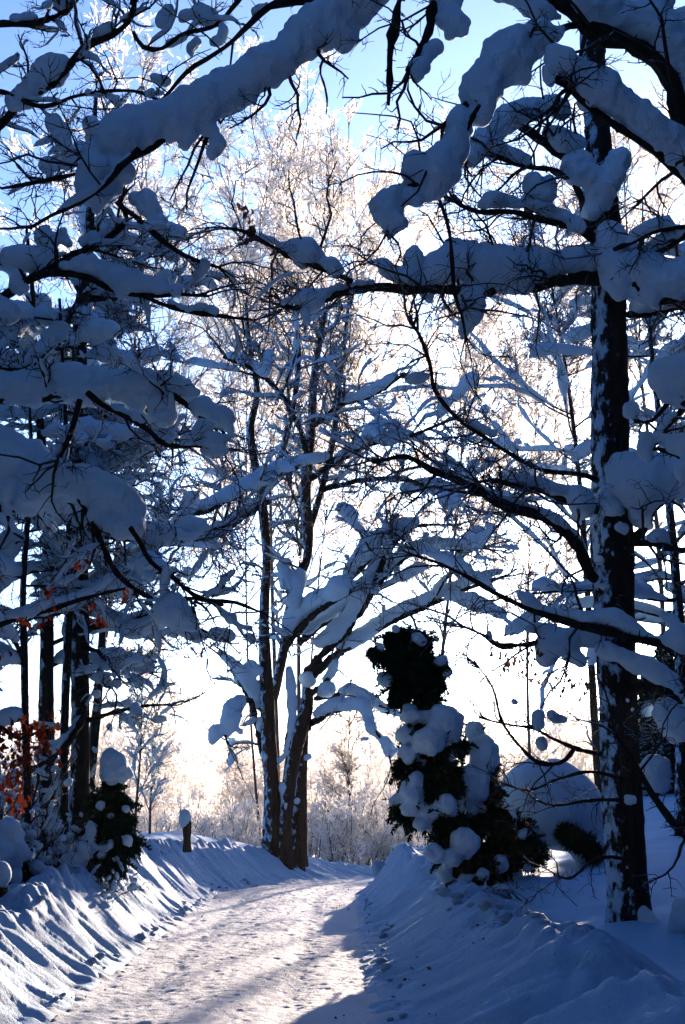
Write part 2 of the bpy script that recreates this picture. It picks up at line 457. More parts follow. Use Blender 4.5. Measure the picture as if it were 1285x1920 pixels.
def snow_pieces(PP, parent, vox, amp):
    """each connected heap of snow is one object"""
    D = [spline(p, 12) if len(p) > 1 else p for p in PP]; lab = list(range(len(PP)))
    for i in range(len(PP)):
        for j in range(i):
            d = np.linalg.norm(D[i][:, None, :3] - D[j][None, :, :3], axis=-1)
            if (d < (D[i][:, None, 3] + D[j][None, :, 3]) * 1.0).any():
                a, b = lab[i], lab[j]; lab = [b if q == a else q for q in lab]
    for k in sorted(set(lab)):
        g = Geo()
        for i in range(len(PP)):
            if lab[i] == k: snow_path(g, PP[i])
        snow_mods(g.build("snow_load", M_SNOW, parent), vox, amp)

class Tree:
    def __init__(s, name, label, cat, loc, bark=None, group=None):
        s.o = thing(name, label, cat, loc, group); s.paths = []; s.bark = bark or M_BARK
    def conv(s, pts, Y0, Y1):
        n = len(pts); out = []
        for k, (px, py, r) in enumerate(pts):
            Y = Y0 + (Y1 - Y0) * k / max(n - 1, 1); out.append((*P(px, py, Y), r * Y / FPX))
        return np.array(out)
    def trunk(s, pts, Y0, Y1, mat=None, name="trunk", ridge=.12, S=20, foot=True):
        q = s.conv(pts, Y0, Y1); L = np.linalg.norm(np.diff(q[:, :3], axis=0), axis=1).sum()
        q = spline(q, int(L / .06) + 4); q[:, 3] = np.maximum(q[:, 3], .004)
        if foot:
            d = L * np.linspace(0, 1, len(q)); q[:, 3] *= 1 + .35 * np.exp(-d / .22)
        g = Geo(); tube_geo(g, q[None, :, :3], q[None, :, 3], S)
        V = g.V[0].reshape(len(q), S, 3); c = q[:, None, :3]; d = V - c
        nz = noise3(np.stack([np.cos(np.arange(S) / S * 6.283)[None] * 2.2 + 0 * V[..., 0], np.sin(np.arange(S) / S * 6.283)[None] * 2.2 + 0 * V[..., 0], V[..., 2] * 1.2], -1), 51)
        nz2 = noise3(V * 14, 52)
        g.V[0] = (c + d * (1 + ridge * nz + ridge * .5 * nz2)[..., None]).reshape(-1, 3)
        s.paths.append((q[:, :3], q[:, 3]))
        return g.build(name, mat or s.bark, s.o)
    def limb(s, pts, Y0, Y1, snow=(), auto=None, rough=.22, name="limb", twig=True, vox=None, mat=None, amp=1.0):
        q0 = s.conv(pts, Y0, Y1); L = np.linalg.norm(np.diff(q0[:, :3], axis=0), axis=1).sum()
        q = spline(q0, max(8, int(L / .07))); q[:, 3] = np.maximum(q[:, 3], .003)
        n = len(q); Ym = (Y0 + Y1) / 2
        nz = np.stack([noise3(q[:, :3] * 4 + k * 17, 60 + k) for k in range(3)], -1)
        w = np.minimum(np.arange(n), 6)[:, None] / 6
        q[:, :3] += nz * (.25 * q[:, 3:4] + .006) * w
        rr = q[:, 3] * (1 + rough * rng.normal(size=n) * .6)
        g = Geo(); S = 9; tube_geo(g, q[None, :, :3], rr[None], S)
        V = g.V[0].reshape(n, S, 3); c = q[:, None, :3]
        g.V[0] = (c + (V - c) * (1 + .35 * rough * rng.normal(size=(n, S)))[..., None]).reshape(-1, 3)
        # shaggy lichen and short spurs
        m = int(L * 26)
        if m and q[:, 3].max() > .012:
            a, b = grow(q[None, :, :3], q[None, :, 3], m, .09, ang=(50, 95), K=3, rr=.25, rmax=.010, rmin=.004, up=-.1, wig=.5, taper=.1)
            tube_geo(g, a, b, 3)
        o = g.build(name, mat or s.bark, s.o)
        if twig: s.paths.append((q[:, :3], q[:, 3]))
        pxs = np.array([(a, b) for a, b, _ in pts], float); Ys = np.linspace(Y0, Y1, len(pts))
        if snow:
            PP = []
            for pl in snow:
                pp = []
                for (px, py, r) in pl:
                    k = np.argmin(((pxs - (px, py)) ** 2).sum(1)); Y = Ys[k]
                    pp.append((*P(px, py, Y), r * Y / FPX))
                PP.append(np.array(pp))
            v = vox or (.015 if Ym < 12 else .026 if Ym < 18 else .034)
            snow_pieces(PP, o, v, amp if Ym < 12 else amp * .9)
        elif auto:
            g = Geo(); a, b = q[None, :, :3], q[None, :, 3]
            autosnow(g, a, b, auto * Ym / FPX, 1.0, 1.1, K=max(10, n), S=9)
            g.build("snow_load", M_SNOW, o)
        return o
    def crown(s, Yd, dens=3.0, l1=.9, l2=.45, l3=.25, n2_=5, n3=4, snow=.0, up=.1, mats=(None, None), rmin=None, ballp=0, only=None, grav=-.01, name="crown", wig=.28):
        """branchlets, twigs and their snow on every traced path"""
        rmin = rmin or max(.0022, Yd * .00027)
        sel = s.paths if only is None else [s.paths[i] for i in only]
        Pn = []; Rn = []
        for q, r in sel:
            a, b = resample(q[None], r[None], 14); Pn.append(a[0]); Rn.append(b[0])
        Pn = np.stack(Pn); Rn = np.stack(Rn); L = plen(Pn)
        cnt = np.maximum(1, (L * dens).astype(int))
        a1, b1 = grow(Pn, Rn, cnt, l1, ang=(40, 80), K=7, rr=.5, rmax=rmin * 5, rmin=rmin * 1.8, up=up, wig=wig, grav=grav, taper=.3)
        a2, b2 = grow(a1, b1, n2_, l2, ang=(35, 70), K=6, rr=.65, rmax=rmin * 3, rmin=rmin * 1.2, up=.05, wig=wig, grav=grav)
        a3, b3 = grow(a2, b2, n3, l3, ang=(30, 70), K=4, rr=.7, rmax=rmin * 1.6, rmin=rmin, up=.08, wig=.3)
        tp, tr = grow(Pn, Rn, 3, l1 * .8, ang=(5, 40), K=6, rr=.8, rmax=rmin * 4, rmin=rmin * 1.6, t0=.93, up=up, wig=wig, taper=0)
        tp2, tr2 = grow(tp, tr, 5, l2 * .8, ang=(30, 60), K=5, rr=.7, rmax=rmin * 2, rmin=rmin, up=.05, wig=.3)
        g = Geo(); tube_geo(g, a1, b1, 4); tube_geo(g, a2, b2, 3)
        tube_geo(g, a3, b3, 3); tube_geo(g, tp, tr, 4); tube_geo(g, tp2, tr2, 3)
        o = g.build(name, mats[0] or M_TWIG, s.o); o["kind"] = "stuff"
        if snow:
            g = Geo(); autosnow(g, a1, b1, snow * .75, 1.2, .85, K=18); pillows(g, a1, b1, snow * 1.15, 1, .6, w=(.3, .8)); autosnow(g, a2, b2, snow * .35, 1.2, .5, K=9, S=5)
            if ballp:
                k = rng.random(len(a1)) < ballp; c = a1[k][:, 3]; r = snow * rng.uniform(1.2, 2.6, k.sum())
                c = c + np.array([0, 0, 1]) * (r * .5)[:, None]; lumps(g, c, r)
            so = g.build("snow_load", M_SNOW, o); so["kind"] = "stuff"
        return a1, a2, a3

def leaves(parent, pts, n, size, spread, mat, name="leaf_cluster"):
    """clusters of curled hanging leaves; each cluster its own part"""
    for c in pts:
        g = Geo()
        p = np.asarray(c) + rng.normal(size=(n, 3)) * spread
        for q in p:
            d = nrm(rng.normal(size=3) * .5 + np.array([0, 0, -1.0])); sidev = nrm(np.cross(d, rng.normal(size=3)))
            nv = np.cross(d, sidev); L = size * rng.uniform(.7, 1.3); w = L * .32
            prof = [(0, .08), (.18, .6), (.32, .45), (.5, 1.0), (.62, .7), (.8, .95), (1, .15)]
            V = []
            for t, ww in prof:
                cpt = q + d * L * t + nv * L * .22 * math.sin(t * 3)
                V += [cpt - sidev * w * ww + nv * w * .35 * ww, cpt, cpt + sidev * w * ww + nv * w * .35 * ww]
            F = []
            for k in range(len(prof) - 1):
                for j in (0, 1): F.append((3 * k + j, 3 * k + j + 1, 3 * k + j + 4, 3 * k + j + 3))
            g.add(V, F)
        g.build(name, mat, parent)

# ---- near right oak: stands just outside the frame and throws boughs over the road
nr = Tree("oak_tree", "near oak at the right edge whose snow-laden boughs arch across the top of the picture", "tree", (4.0, 8.4, gz(4.0, 8.4)))
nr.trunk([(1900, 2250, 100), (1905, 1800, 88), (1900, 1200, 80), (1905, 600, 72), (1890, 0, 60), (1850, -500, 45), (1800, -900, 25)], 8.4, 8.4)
nr.limb([(1900, 900, 60), (1600, 640, 42), (1380, 440, 30), (1290, 250, 21), (1273, 200, 19), (1253, 145, 18), (1218, 105, 17), (1173, 82, 17), (1123, 75, 16), (1093, 50, 15), (1073, 25, 13), (1043, 4, 11), (988, -4, 9), (930, -20, 6)], 8.4, 8.0,
        [[(1100, 10, 40), (1140, 25, 50), (1185, 40, 46), (1225, 55, 50), (1262, 90, 45), (1300, 130, 48), (1330, 200, 45), (1370, 300, 40), (1450, 400, 40), (1560, 520, 40)],
         [(940, -14, 16), (985, 8, 20), (1020, 24, 20), (1050, 32, 12)], [(1262, 50, 34), (1290, 40, 36)], [(1215, 18, 32), (1240, 5, 25)]])
nr.limb([(1300, 330, 14), (1240, 120, 12), (1150, 60, 12), (1065, 50, 9), (1030, 62, 7), (1012, 65, 6), (985, 85, 6), (940, 130, 7), (905, 175, 8), (880, 190, 8), (850, 222, 8), (828, 236, 6)], 8.0, 7.7,
        [[(1050, 62, 16), (1015, 66, 28), (985, 82, 39), (952, 105, 44), (920, 140, 46), (902, 180, 42), (897, 215, 20)], [(955, 140, 26), (975, 145, 14), (985, 125, 14)], [(870, 205, 9), (858, 235, 20), (866, 265, 17)]])
nr.limb([(1560, 560, 30), (1400, 420, 18), (1290, 335, 14), (1253, 295, 11), (1213, 270, 9), (1160, 240, 8), (1110, 205, 8), (1070, 165, 9), (1045, 148, 10)], 8.2, 7.6,
        [[(1044, 112, 26), (1062, 118, 36), (1090, 145, 38), (1132, 176, 39), (1180, 212, 38), (1232, 247, 37), (1290, 290, 36), (1370, 345, 34), (1450, 400, 30)], [(1030, 135, 20), (1030, 155, 12)], [(1100, 190, 20), (1118, 200, 14)]])
# chain of drooping lumps
nr.limb([(900, 200, 7), (880, 230, 6), (866, 275, 6), (840, 315, 6), (800, 340, 6), (770, 350, 6), (735, 378, 5), (722, 410, 4), (730, 450, 3)], 7.7, 7.6,
        [[(860, 258, 26), (848, 285, 36), (828, 316, 44), (812, 345, 38), (800, 365, 18)], [(783, 306, 24), (768, 330, 20)], [(785, 372, 16), (755, 366, 24), (725, 384, 34), (712, 400, 26), (742, 408, 24), (728, 438, 12), (730, 450, 7)]])
# great bough hanging across the top left
nr.limb([(1850, -600, 40), (1350, -520, 34), (950, -280, 30), (760, -110, 26), (690, -30, 24), (640, 30, 22), (560, 90, 18), (470, 150, 15), (390, 205, 12), (320, 248, 10), (262, 284, 9), (215, 300, 6), (150, 325, 5), (60, 345, 4), (0, 352, 3)], 8.4, 7.7,
        [[(760, -130, 50), (705, -50, 55), (655, 5, 52), (610, 42, 50), (560, 80, 44), (505, 118, 44), (455, 152, 46), (400, 185, 42), (340, 216, 42), (280, 240, 44), (222, 258, 50), (185, 285, 30)], [(650, 70, 26), (640, 92, 14)], [(664, 40, 18), (668, 70, 10)], [(352, 252, 16), (348, 275, 8)], [(470, 180, 16), (478, 200, 5)], [(385, 225, 24), (405, 245, 12)], [(180, 315, 34), (165, 345, 28), (188, 372, 26), (205, 350, 30), (225, 320, 30)], [(415, 265, 20), (405, 280, 17), (400, 295, 9)], [(178, 392, 12), (184, 400, 6)]])
nr.limb([(262, 284, 9), (235, 303, 7), (200, 345, 6), (150, 378, 5), (110, 397, 4), (55, 430, 3)], 7.75, 7.6, auto=7)
nr.limb([(1850, 1420, 30), (1500, 1270, 16), (1290, 1222, 10), (1218, 1203, 9), (1158, 1188, 8), (1093, 1174, 8), (1043, 1160, 7), (993, 1140, 6), (943, 1118, 5), (883, 1085, 4), (833, 1060, 3), (768, 1040, 2)], 8.6, 9.2,
        [[(975, 1112, 8), (988, 1122, 15), (1015, 1140, 12), (1065, 1153, 12), (1100, 1158, 14), (1130, 1156, 18), (1158, 1160, 19), (1190, 1182, 14), (1240, 1203, 12), (1275, 1195, 26), (1310, 1205, 26), (1400, 1225, 18)], [(1262, 1165, 14), (1240, 1150, 9)]], amp=.5)
# hanging dead stick and the mossy curl beside it
g_stick = nr.limb([(765, -60, 8), (750, 0, 8), (744, 40, 8), (731, 95, 8), (730, 145, 6), (729, 197, 3)], 7.9, 7.9, rough=.5, name="dead_branch", twig=False)
nr.limb([(1000, -110, 9), (870, -40, 9), (820, 0, 9), (806, 55, 8), (782, 105, 7), (762, 132, 4)], 8.1, 7.8, [[(838, -20, 34), (843, 20, 27), (850, 48, 20), (845, 66, 10)], [(818, 86, 13), (795, 115, 12), (785, 138, 14), (784, 150, 8)], [(872, 40, 12), (868, 62, 12)]], rough=.35)
nr.limb([(760, -5, 8), (700, -14, 7), (600, 0, 6), (540, 5, 9), (510, 10, 7), (480, 35, 6), (415, 95, 5), (350, 135, 5), (305, 185, 4), (250, 215, 3)], 8.0, 8.3, [[(480, 22, 10), (500, 5, 8)], [(420, 50, 14), (415, 75, 12), (400, 80, 8)], [(370, 80, 15), (360, 95, 12), (362, 108, 8)]], rough=.4)
nr.limb([(606, 110, 2), (600, 128, 2), (608, 160, 2.4), (613, 190, 2), (611, 215, 1)], 8.0, 8.0, rough=.5, name="dead_branch", twig=False)
nr.limb([(823, 370, 3), (840, 425, 4), (848, 500, 4), (853, 550, 4), (868, 600, 3), (874, 640, 2)], 8.2, 8.2, rough=.2)
nr.limb([(1700, 1500, 24), (1450, 1600, 14), (1285, 1565, 8), (1229, 1495, 6), (1195, 1437, 5), (1150, 1370, 3)], 8.7, 9.4, rough=.1)
nr.crown(8.0, dens=3.0, l1=.9, l2=.28, l3=.15, n2_=5, n3=4, up=.05, rmin=.0030, only=range(2, len(nr.paths)))
# stubby snow lumps on right edge belonging to near oak twigs
nr.limb([(1800, 900, 20), (1450, 800, 10), (1300, 760, 8), (1262, 752, 6), (1220, 790, 3), (1190, 790, 3)], 8.8, 9.3, [[(1248, 706, 34), (1278, 700, 38), (1300, 705, 38)], [(1183, 770, 20)], [(1252, 740, 24), (1280, 745, 24)]], twig=False, amp=.5)
nr.limb([(1800, 1000, 20), (1450, 900, 10), (1300, 865, 8), (1262, 850, 5), (1225, 838, 4)], 8.8, 9.3, [[(1212, 822, 20), (1208, 845, 14), (1216, 856, 9)], [(1270, 832, 26), (1300, 838, 30)], [(1245, 825, 12)], [(1285, 880, 26)]], twig=False, amp=.5)

# ---- right oak by the bank
ro = Tree("oak_tree", "dark oak trunk on the right bank with snow plastered on its left side", "tree", P(1178, 1722, 14.0))
ro.trunk([(1181, 1790, 40), (1180, 1745, 39), (1178, 1690, 36), (1172, 1600, 36), (1163, 1450, 37), (1158, 1280, 38), (1150, 1100, 38), (1146, 900, 39), (1143, 700, 35), (1143, 560, 34), (1133, 400, 31), (1122, 245, 27), (1113, 115, 25), (1105, -50, 21), (1098, -250, 14)], 14, 14, mat=M_BARKP)
ro.limb([(1120, 520, 15), (1060, 524, 13), (990, 540, 12), (900, 546, 11), (830, 543, 10), (750, 543, 9), (690, 537, 8), (645, 548, 7), (600, 562, 6), (540, 578, 4), (515, 570, 2)], 13.8, 12.6,
        [[(1100, 490, 35), (1050, 490, 30), (1000, 497, 40), (940, 503, 42), (890, 498, 44), (856, 482, 40), (820, 505, 36), (790, 520, 26), (760, 520, 20), (735, 512, 16), (716, 492, 9), (706, 488, 5)], [(775, 480, 21), (770, 500, 18)], [(848, 465, 26)], [(880, 560, 34), (884, 590, 26), (872, 618, 14), (868, 632, 7)], [(800, 548, 14), (805, 562, 6)], [(940, 540, 18), (985, 535, 20)], [(695, 530, 6), (660, 532, 7), (640, 538, 8), (610, 550, 15), (580, 562, 24), (556, 558, 13), (530, 566, 7)], [(572, 585, 15), (576, 605, 8)]], vox=.022)
ro.limb([(660, 528, 6), (640, 518, 6), (600, 502, 7), (540, 476, 7), (490, 450, 5), (460, 436, 4), (400, 424, 2)], 12.9, 12.6,
        [[(490, 440, 7), (510, 450, 9), (535, 465, 14), (556, 466, 22), (578, 470, 27), (595, 478, 20)], [(610, 492, 14), (622, 496, 18), (634, 510, 12)], [(570, 500, 10), (560, 492, 8)], [(441, 425, 6)]], vox=.02)
ro.limb([(1135, 460, 13), (1113, 445, 10), (1068, 427, 8), (1008, 410, 7), (968, 397, 6), (893, 396, 5), (838, 370, 3)], 13.8, 13.0, [[(900, 386, 8), (920, 376, 18), (945, 378, 14), (975, 386, 9)], [(985, 375, 11), (1020, 392, 14), (1055, 408, 14), (1090, 425, 16)]], vox=.022)
ro.limb([(1140, 480, 16), (1110, 425, 10), (1093, 380, 9), (1080, 347, 7), (1050, 322, 6), (1000, 316, 5), (963, 305, 5), (923, 290, 5)], 13.8, 13.2, [[(930, 275, 14), (960, 290, 15), (990, 300, 17)], [(1000, 345, 26), (1015, 360, 25), (1030, 345, 20)], [(1085, 312, 30), (1070, 318, 24), (1110, 330, 26)], [(1120, 370, 34), (1140, 340, 30), (1110, 395, 22)], [(1160, 300, 28), (1150, 330, 30)]], vox=.022)
ro.limb([(1128, 340, 12), (1090, 310, 9), (1058, 295, 9), (1023, 270, 9), (988, 242, 8), (950, 225, 6), (900, 270, 5), (870, 310, 3)], 13.9, 13.2, [[(880, 296, 18), (905, 265, 24), (940, 232, 28), (975, 212, 28), (1010, 202, 24), (1045, 196, 18), (1058, 215, 14)], [(925, 280, 20)], [(1030, 250, 20), (1055, 262, 24), (1080, 272, 18)]], vox=.022)
ro.limb([(1145, 560, 14), (1180, 530, 16), (1230, 560, 14), (1300, 545, 12), (1400, 500, 8)], 13.8, 13.2, [[(1145, 440, 36), (1152, 480, 38), (1160, 520, 36), (1166, 545, 24)], [(1185, 490, 36), (1225, 512, 42), (1265, 525, 44), (1310, 520, 40)], [(1190, 545, 20), (1230, 555, 24)]], vox=.024)
ro.limb([(1115, 1085, 9), (1103, 1072, 10), (1083, 1020, 11), (1043, 982, 11), (1003, 962, 10), (938, 947, 9), (903, 925, 8), (858, 900, 7), (808, 880, 6), (768, 857, 5), (698, 868, 3)], 13.8, 13.0, [[(915, 930, 6), (943, 937, 9), (983, 950, 10), (1023, 962, 10), (1058, 986, 12), (1082, 1008, 10), (1098, 1045, 8)], [(835, 880, 9)]], vox=.022, amp=.5)
ro.limb([(1120, 955, 8), (1068, 942, 7), (1023, 921, 7), (963, 911, 6), (923, 901, 4), (880, 910, 2)], 13.8, 13.2, [[(950, 904, 7), (968, 899, 11), (1003, 904, 13), (1035, 914, 14), (1062, 925, 16), (1085, 935, 28), (1098, 950, 22)], [(1094, 960, 20)]], vox=.022, amp=.5)
ro.limb([(1120, 900, 6), (1103, 893, 5), (1018, 880, 5), (963, 855, 4), (903, 815, 4), (848, 775, 4), (813, 725, 4), (808, 690, 4), (793, 640, 4), (770, 600, 3)], 13.8, 12.8, [[(765, 712, 9), (785, 708, 13), (800, 706, 9)], [(880, 790, 8), (905, 803, 10), (925, 812, 9)]], vox=.02, amp=.5)
ro.limb([(1160, 1300, 10), (1200, 1290, 10), (1234, 1290, 10), (1260, 1306, 10), (1290, 1335, 10), (1340, 1400, 8)], 13.8, 13.2, [[(1130, 1215, 16), (1165, 1228, 18), (1195, 1245, 20), (1222, 1256, 22), (1248, 1275, 20), (1275, 1305, 15), (1295, 1330, 12)], [(1250, 1335, 30), (1275, 1365, 30)], [(1228, 1440, 27), (1232, 1470, 20)], [(1215, 1330, 14)]], vox=.024)
ro.limb([(1128, 1414, 5), (1077, 1404, 4), (1038, 1386, 3), (1002, 1365, 3), (963, 1361, 2), (900, 1345, 1.5)], 13.7, 12.8, [[(1009, 1342, 13), (1009, 1358, 14)], [(1034, 1340, 10), (1048, 1348, 9), (1060, 1350, 6)], [(1015, 1393, 12), (1018, 1400, 9)], [(965, 1316, 8)]], vox=.018, amp=.4)
ro.limb([(1077, 1404, 4), (1056, 1428, 4), (1010, 1428, 4), (973, 1397, 3), (945, 1360, 3), (925, 1290, 2), (890, 1240, 2)], 13.3, 12.8)
ro.limb([(1125, 1195, 6), (1080, 1197, 5), (1030, 1200, 5), (980, 1208, 5), (940, 1212, 5), (910, 1195, 4), (860, 1170, 2)], 13.8, 13.2, [[(1110, 1195, 18), (1080, 1195, 20), (1050, 1205, 26), (1030, 1215, 30), (1022, 1235, 18)], [(990, 1180, 7), (1020, 1178, 11), (1050, 1182, 10)], [(1070, 1225, 20), (1090, 1240, 14)], [(918, 1185, 8), (920, 1198, 8)]], vox=.02, amp=.6)
ro.limb([(1165, 1020, 10), (1200, 1000, 9), (1225, 960, 8), (1260, 930, 8), (1310, 900, 7)], 14.0, 13.6, [[(1175, 880, 40), (1190, 920, 46), (1225, 900, 50), (1260, 890, 44), (1300, 890, 40)], [(1200, 960, 26), (1215, 985, 12)], [(1168, 1010, 16), (1172, 1022, 10)]], vox=.026)
ro.limb([(1180, 1018, 7), (1220, 1020, 6), (1280, 1032, 6), (1340, 1030, 5)], 13.8, 13.4, [[(1225, 1010, 14), (1240, 1006, 16), (1250, 1018, 9)]], vox=.02, amp=.5)
ro.limb([(1185, 860, 7), (1210, 850, 6), (1250, 800, 6), (1300, 740, 6)], 14.2, 14.5, auto=10)
ro.limb([(1180, 590, 9), (1230, 585, 8), (1300, 560, 7)], 14.1, 15, auto=12)
ro.limb([(1285, 425, 6), (1230, 432, 6), (1195, 448, 6), (1150, 470, 5)], 13.2, 13.5, auto=16)
ro.limb([(1300, 432, 9), (1240, 470, 9), (1180, 500, 8)], 13.2, 13.7, auto=10)
ro.limb([(1172, 1460, 4), (1110, 1448, 3), (1050, 1460, 2.5), (990, 1480, 2), (940, 1470, 1.5)], 13.7, 13.0)
ro.limb([(1168, 1500, 4), (1105, 1500, 3), (1040, 1510, 2.5), (1000, 1495, 2)], 13.6, 12.9)
ro.limb([(1190, 1612, 4), (1120, 1610, 3), (1070, 1645, 2.5), (1040, 1640, 2)], 13.6, 12.8)
ro.crown(13.4, dens=4.6, l1=1.0, l2=.5, l3=.25, n2_=5, n3=4, up=.06, rmin=.0038, snow=.0, only=[i for i in range(1, len(ro.paths)) if i not in (11, 12, 20, 21, 22)])
ro.crown(13.4, dens=2.4, l1=.7, l2=.35, l3=.2, n2_=3, n3=3, up=.06, rmin=.0034, only=[11, 12, 20, 21, 22])
ro.crown(14, dens=1.4, l1=.7, l2=.3, l3=.18, n2_=3, n3=3, up=.05, rmin=.0036, only=[0], name="trunk_twigs", mats=(M_TWIGF, None))
ro.crown(13.4, dens=2.2, l1=1.1, l2=.6, l3=.3, n2_=5, n3=4, up=.1, rmin=.0030, only=[i for i in range(1, len(ro.paths)) if i not in (11, 12, 20, 21, 22)], name="fine_twigs", mats=(M_TWIGF, None))
PPR = []
for px, py, r in [(1172, 1316, 14), (1176, 1330, 13), (1172, 1440, 11), (1178, 1458, 11), (1165, 1470, 8), (1178, 1500, 16), (1200, 1440, 8), (1140, 1225, 16), (1160, 1265, 15), (1130, 1330, 9), (1150, 1068, 10), (1162, 1085, 8), (1126, 1050, 12), (1130, 1100, 11), (1140, 935, 26), (1150, 960, 28), (1160, 990, 20), (1122, 960, 20)]:
    PPR.append(np.array([(*P(px, py, 13.88), r * 14 / FPX)]))
PPR.append(np.array([(*P(1192, 1700, 13.9), .06), (*P(1212, 1722, 13.8), .09), (*P(1230, 1735, 13.7), .07)])); PPR.append(np.array([(*P(1278, 1700, 13.5), .09), (*P(1284, 1735, 13.4), .16)]))
snow_pieces(PPR, ro.o, .02, .6)
leaves(ro.o, [P(px, py, 13.2) for px, py in [(925, 1215), (945, 1222), (965, 1230), (985, 1212), (1000, 1225), (955, 1245), (980, 1250), (1000, 1265), (1040, 1275), (1060, 1280), (1110, 1275), (1100, 1290)]], 12, .05, .06, M_LEAFD)
leaves(ro.o, [P(px, py, 12.7) for px, py in [(466, 438), (475, 425), (459, 392)]], 16, .06, .035, M_LEAFD)

# ---- middle tree: several stems from one foot at the bend
mt = Tree("lime_tree", "many-stemmed tree at the bend of the road with brown trunks and snow-covered limbs", "tree", P(535, 1625, 34.0))
YM = 34.0
mt.trunk([(513, 1632, 19), (511, 1605, 18), (511, 1493, 15), (504, 1387, 14), (500, 1299, 13), (497, 1228, 12), (495, 1175, 10), (497, 1122, 9), (500, 1068, 8), (497, 990, 9), (490, 930, 9), (478, 870, 8), (470, 800, 7), (482, 740, 6), (470, 660, 5), (462, 580, 3)], YM - .3, YM - .6, mat=M_BARKR)
mt.trunk([(553, 1640, 22), (555, 1600, 20), (560, 1500, 15), (568, 1400, 10), (573, 1330, 8), (575, 1260, 8)], YM + .2, YM + .3, mat=M_BARKR)
mt.trunk([(530, 1630, 20), (530, 1590, 16), (541, 1475, 13), (557, 1387, 15), (573, 1334, 13), (578, 1291, 9)], YM - .3, YM - .3, mat=M_BARKR)
mt.trunk([(506, 1352, 5), (511, 1318, 8), (518, 1285, 9), (532, 1220, 9), (538, 1160, 8), (552, 1110, 7), (575, 1050, 8), (577, 985, 11), (573, 940, 11), (575, 890, 10), (580, 840, 9), (585, 780, 8), (590, 700, 7), (600, 640, 6), (610, 580, 4)], YM, YM + .5, mat=M_BARKR, foot=False)
mt.trunk([(578, 1000, 7), (600, 930, 6), (625, 820, 6), (635, 740, 5), (645, 650, 4), (655, 560, 3)], YM + .4, YM + 1.2, mat=M_BARKR, foot=False)
mt.trunk([(490, 930, 6), (520, 870, 6), (550, 760, 5), (560, 680, 5), (555, 580, 3)], YM - .4, YM - .8, mat=M_BARKR, foot=False)
def ml(pts, snow=(), dy=0.0, **k): return mt.limb(pts, YM + .1, YM + dy, snow, vox=.045, amp=.9, **k)
ml([(575, 1262, 9), (607, 1224, 9), (642, 1196, 7), (663, 1164, 7), (688, 1129, 6), (706, 1086, 6), (723, 1040, 6), (745, 1012, 5), (762, 994, 4), (800, 985, 3), (850, 985, 2)], [[(600, 1205, 13), (628, 1185, 19), (655, 1155, 16), (677, 1115, 14), (698, 1068, 12), (716, 1032, 9)], [(735, 1000, 16), (755, 985, 14), (780, 978, 10)]], -2)
ml([(578, 1275, 7), (600, 1256, 8), (624, 1235, 8), (674, 1200, 6), (709, 1180, 6), (755, 1155, 6), (787, 1143, 5), (830, 1125, 4), (900, 1095, 4), (950, 1080, 3)], [[(640, 1212, 13), (685, 1187, 16), (720, 1162, 14), (759, 1140, 14), (790, 1126, 12), (840, 1105, 11), (900, 1080, 10), (940, 1070, 7)]], -1)
ml([(532, 1220, 7), (557, 1185, 7), (592, 1150, 6), (621, 1130, 5), (660, 1108, 4)], [[(540, 1175, 15), (557, 1152, 18), (592, 1125, 18), (621, 1112, 18), (640, 1095, 19), (650, 1085, 12)]], -2)
ml([(560, 1205, 7), (600, 1175, 6), (640, 1148, 6), (680, 1118, 5), (720, 1085, 4), (763, 1045, 4), (810, 1030, 3), (883, 1032, 3), (930, 1020, 2)], [[(575, 1180, 13), (600, 1158, 16), (628, 1139, 16), (663, 1111, 17), (692, 1093, 17), (715, 1072, 12)], [(730, 1060, 12), (765, 1032, 13), (810, 1018, 12), (850, 1020, 12), (890, 1022, 11)]], -1.5)
ml([(640, 1105, 5), (668, 1075, 5), (692, 1050, 5), (715, 1018, 4), (735, 990, 3)], [[(655, 1075, 14), (668, 1058, 16), (683, 1038, 18), (700, 1015, 19), (715, 1000, 12)]], -2)
ml([(575, 1050, 6), (550, 1085, 5), (540, 1110, 5)], [[(562, 1080, 15), (555, 1105, 16), (552, 1130, 14)], [(532, 1060, 14), (538, 1095, 13)]], -.8)
ml([(497, 1335, 6), (470, 1308, 6), (445, 1265, 5), (420, 1232, 3)], [[(414, 1224, 8), (437, 1244, 12), (461, 1270, 17), (478, 1299, 16), (482, 1320, 10)], [(470, 1250, 14), (485, 1258, 10)]], -1)
ml([(500, 1440, 5), (490, 1405, 5), (477, 1340, 5), (468, 1312, 5), (440, 1332, 4), (422, 1370, 3), (430, 1400, 2)], [[(452, 1312, 13), (436, 1332, 20), (430, 1360, 18), (424, 1372, 12)], [(405, 1372, 15), (398, 1388, 10)], [(452, 1372, 7)], [(487, 1350, 7), (490, 1385, 6), (494, 1420, 5)]], -1.5)
ml([(568, 1375, 7), (582, 1359, 7), (607, 1343, 6), (628, 1334, 5), (660, 1328, 4), (690, 1338, 3), (700, 1365, 3), (725, 1400, 2), (735, 1440, 1.5)], [[(592, 1340, 8), (605, 1332, 11), (628, 1322, 13), (656, 1320, 13), (681, 1322, 14), (692, 1348, 12), (699, 1370, 10), (712, 1382, 7), (726, 1396, 15), (732, 1415, 9)], [(690, 1385, 6), (680, 1387, 6)]], -1.5)
ml([(590, 1310, 5), (625, 1305, 5), (660, 1302, 4), (700, 1318, 3), (750, 1340, 2)], [[(614, 1292, 16), (602, 1300, 10)], [(640, 1298, 8), (653, 1292, 11), (685, 1303, 11), (716, 1325, 10), (745, 1338, 7)]], -1)
ml([(585, 1300, 5), (605, 1285, 5), (622, 1262, 4), (630, 1242, 3)], [[(612, 1275, 9), (624, 1255, 9), (630, 1240, 7)], [(577, 1274, 17)]], -.4)
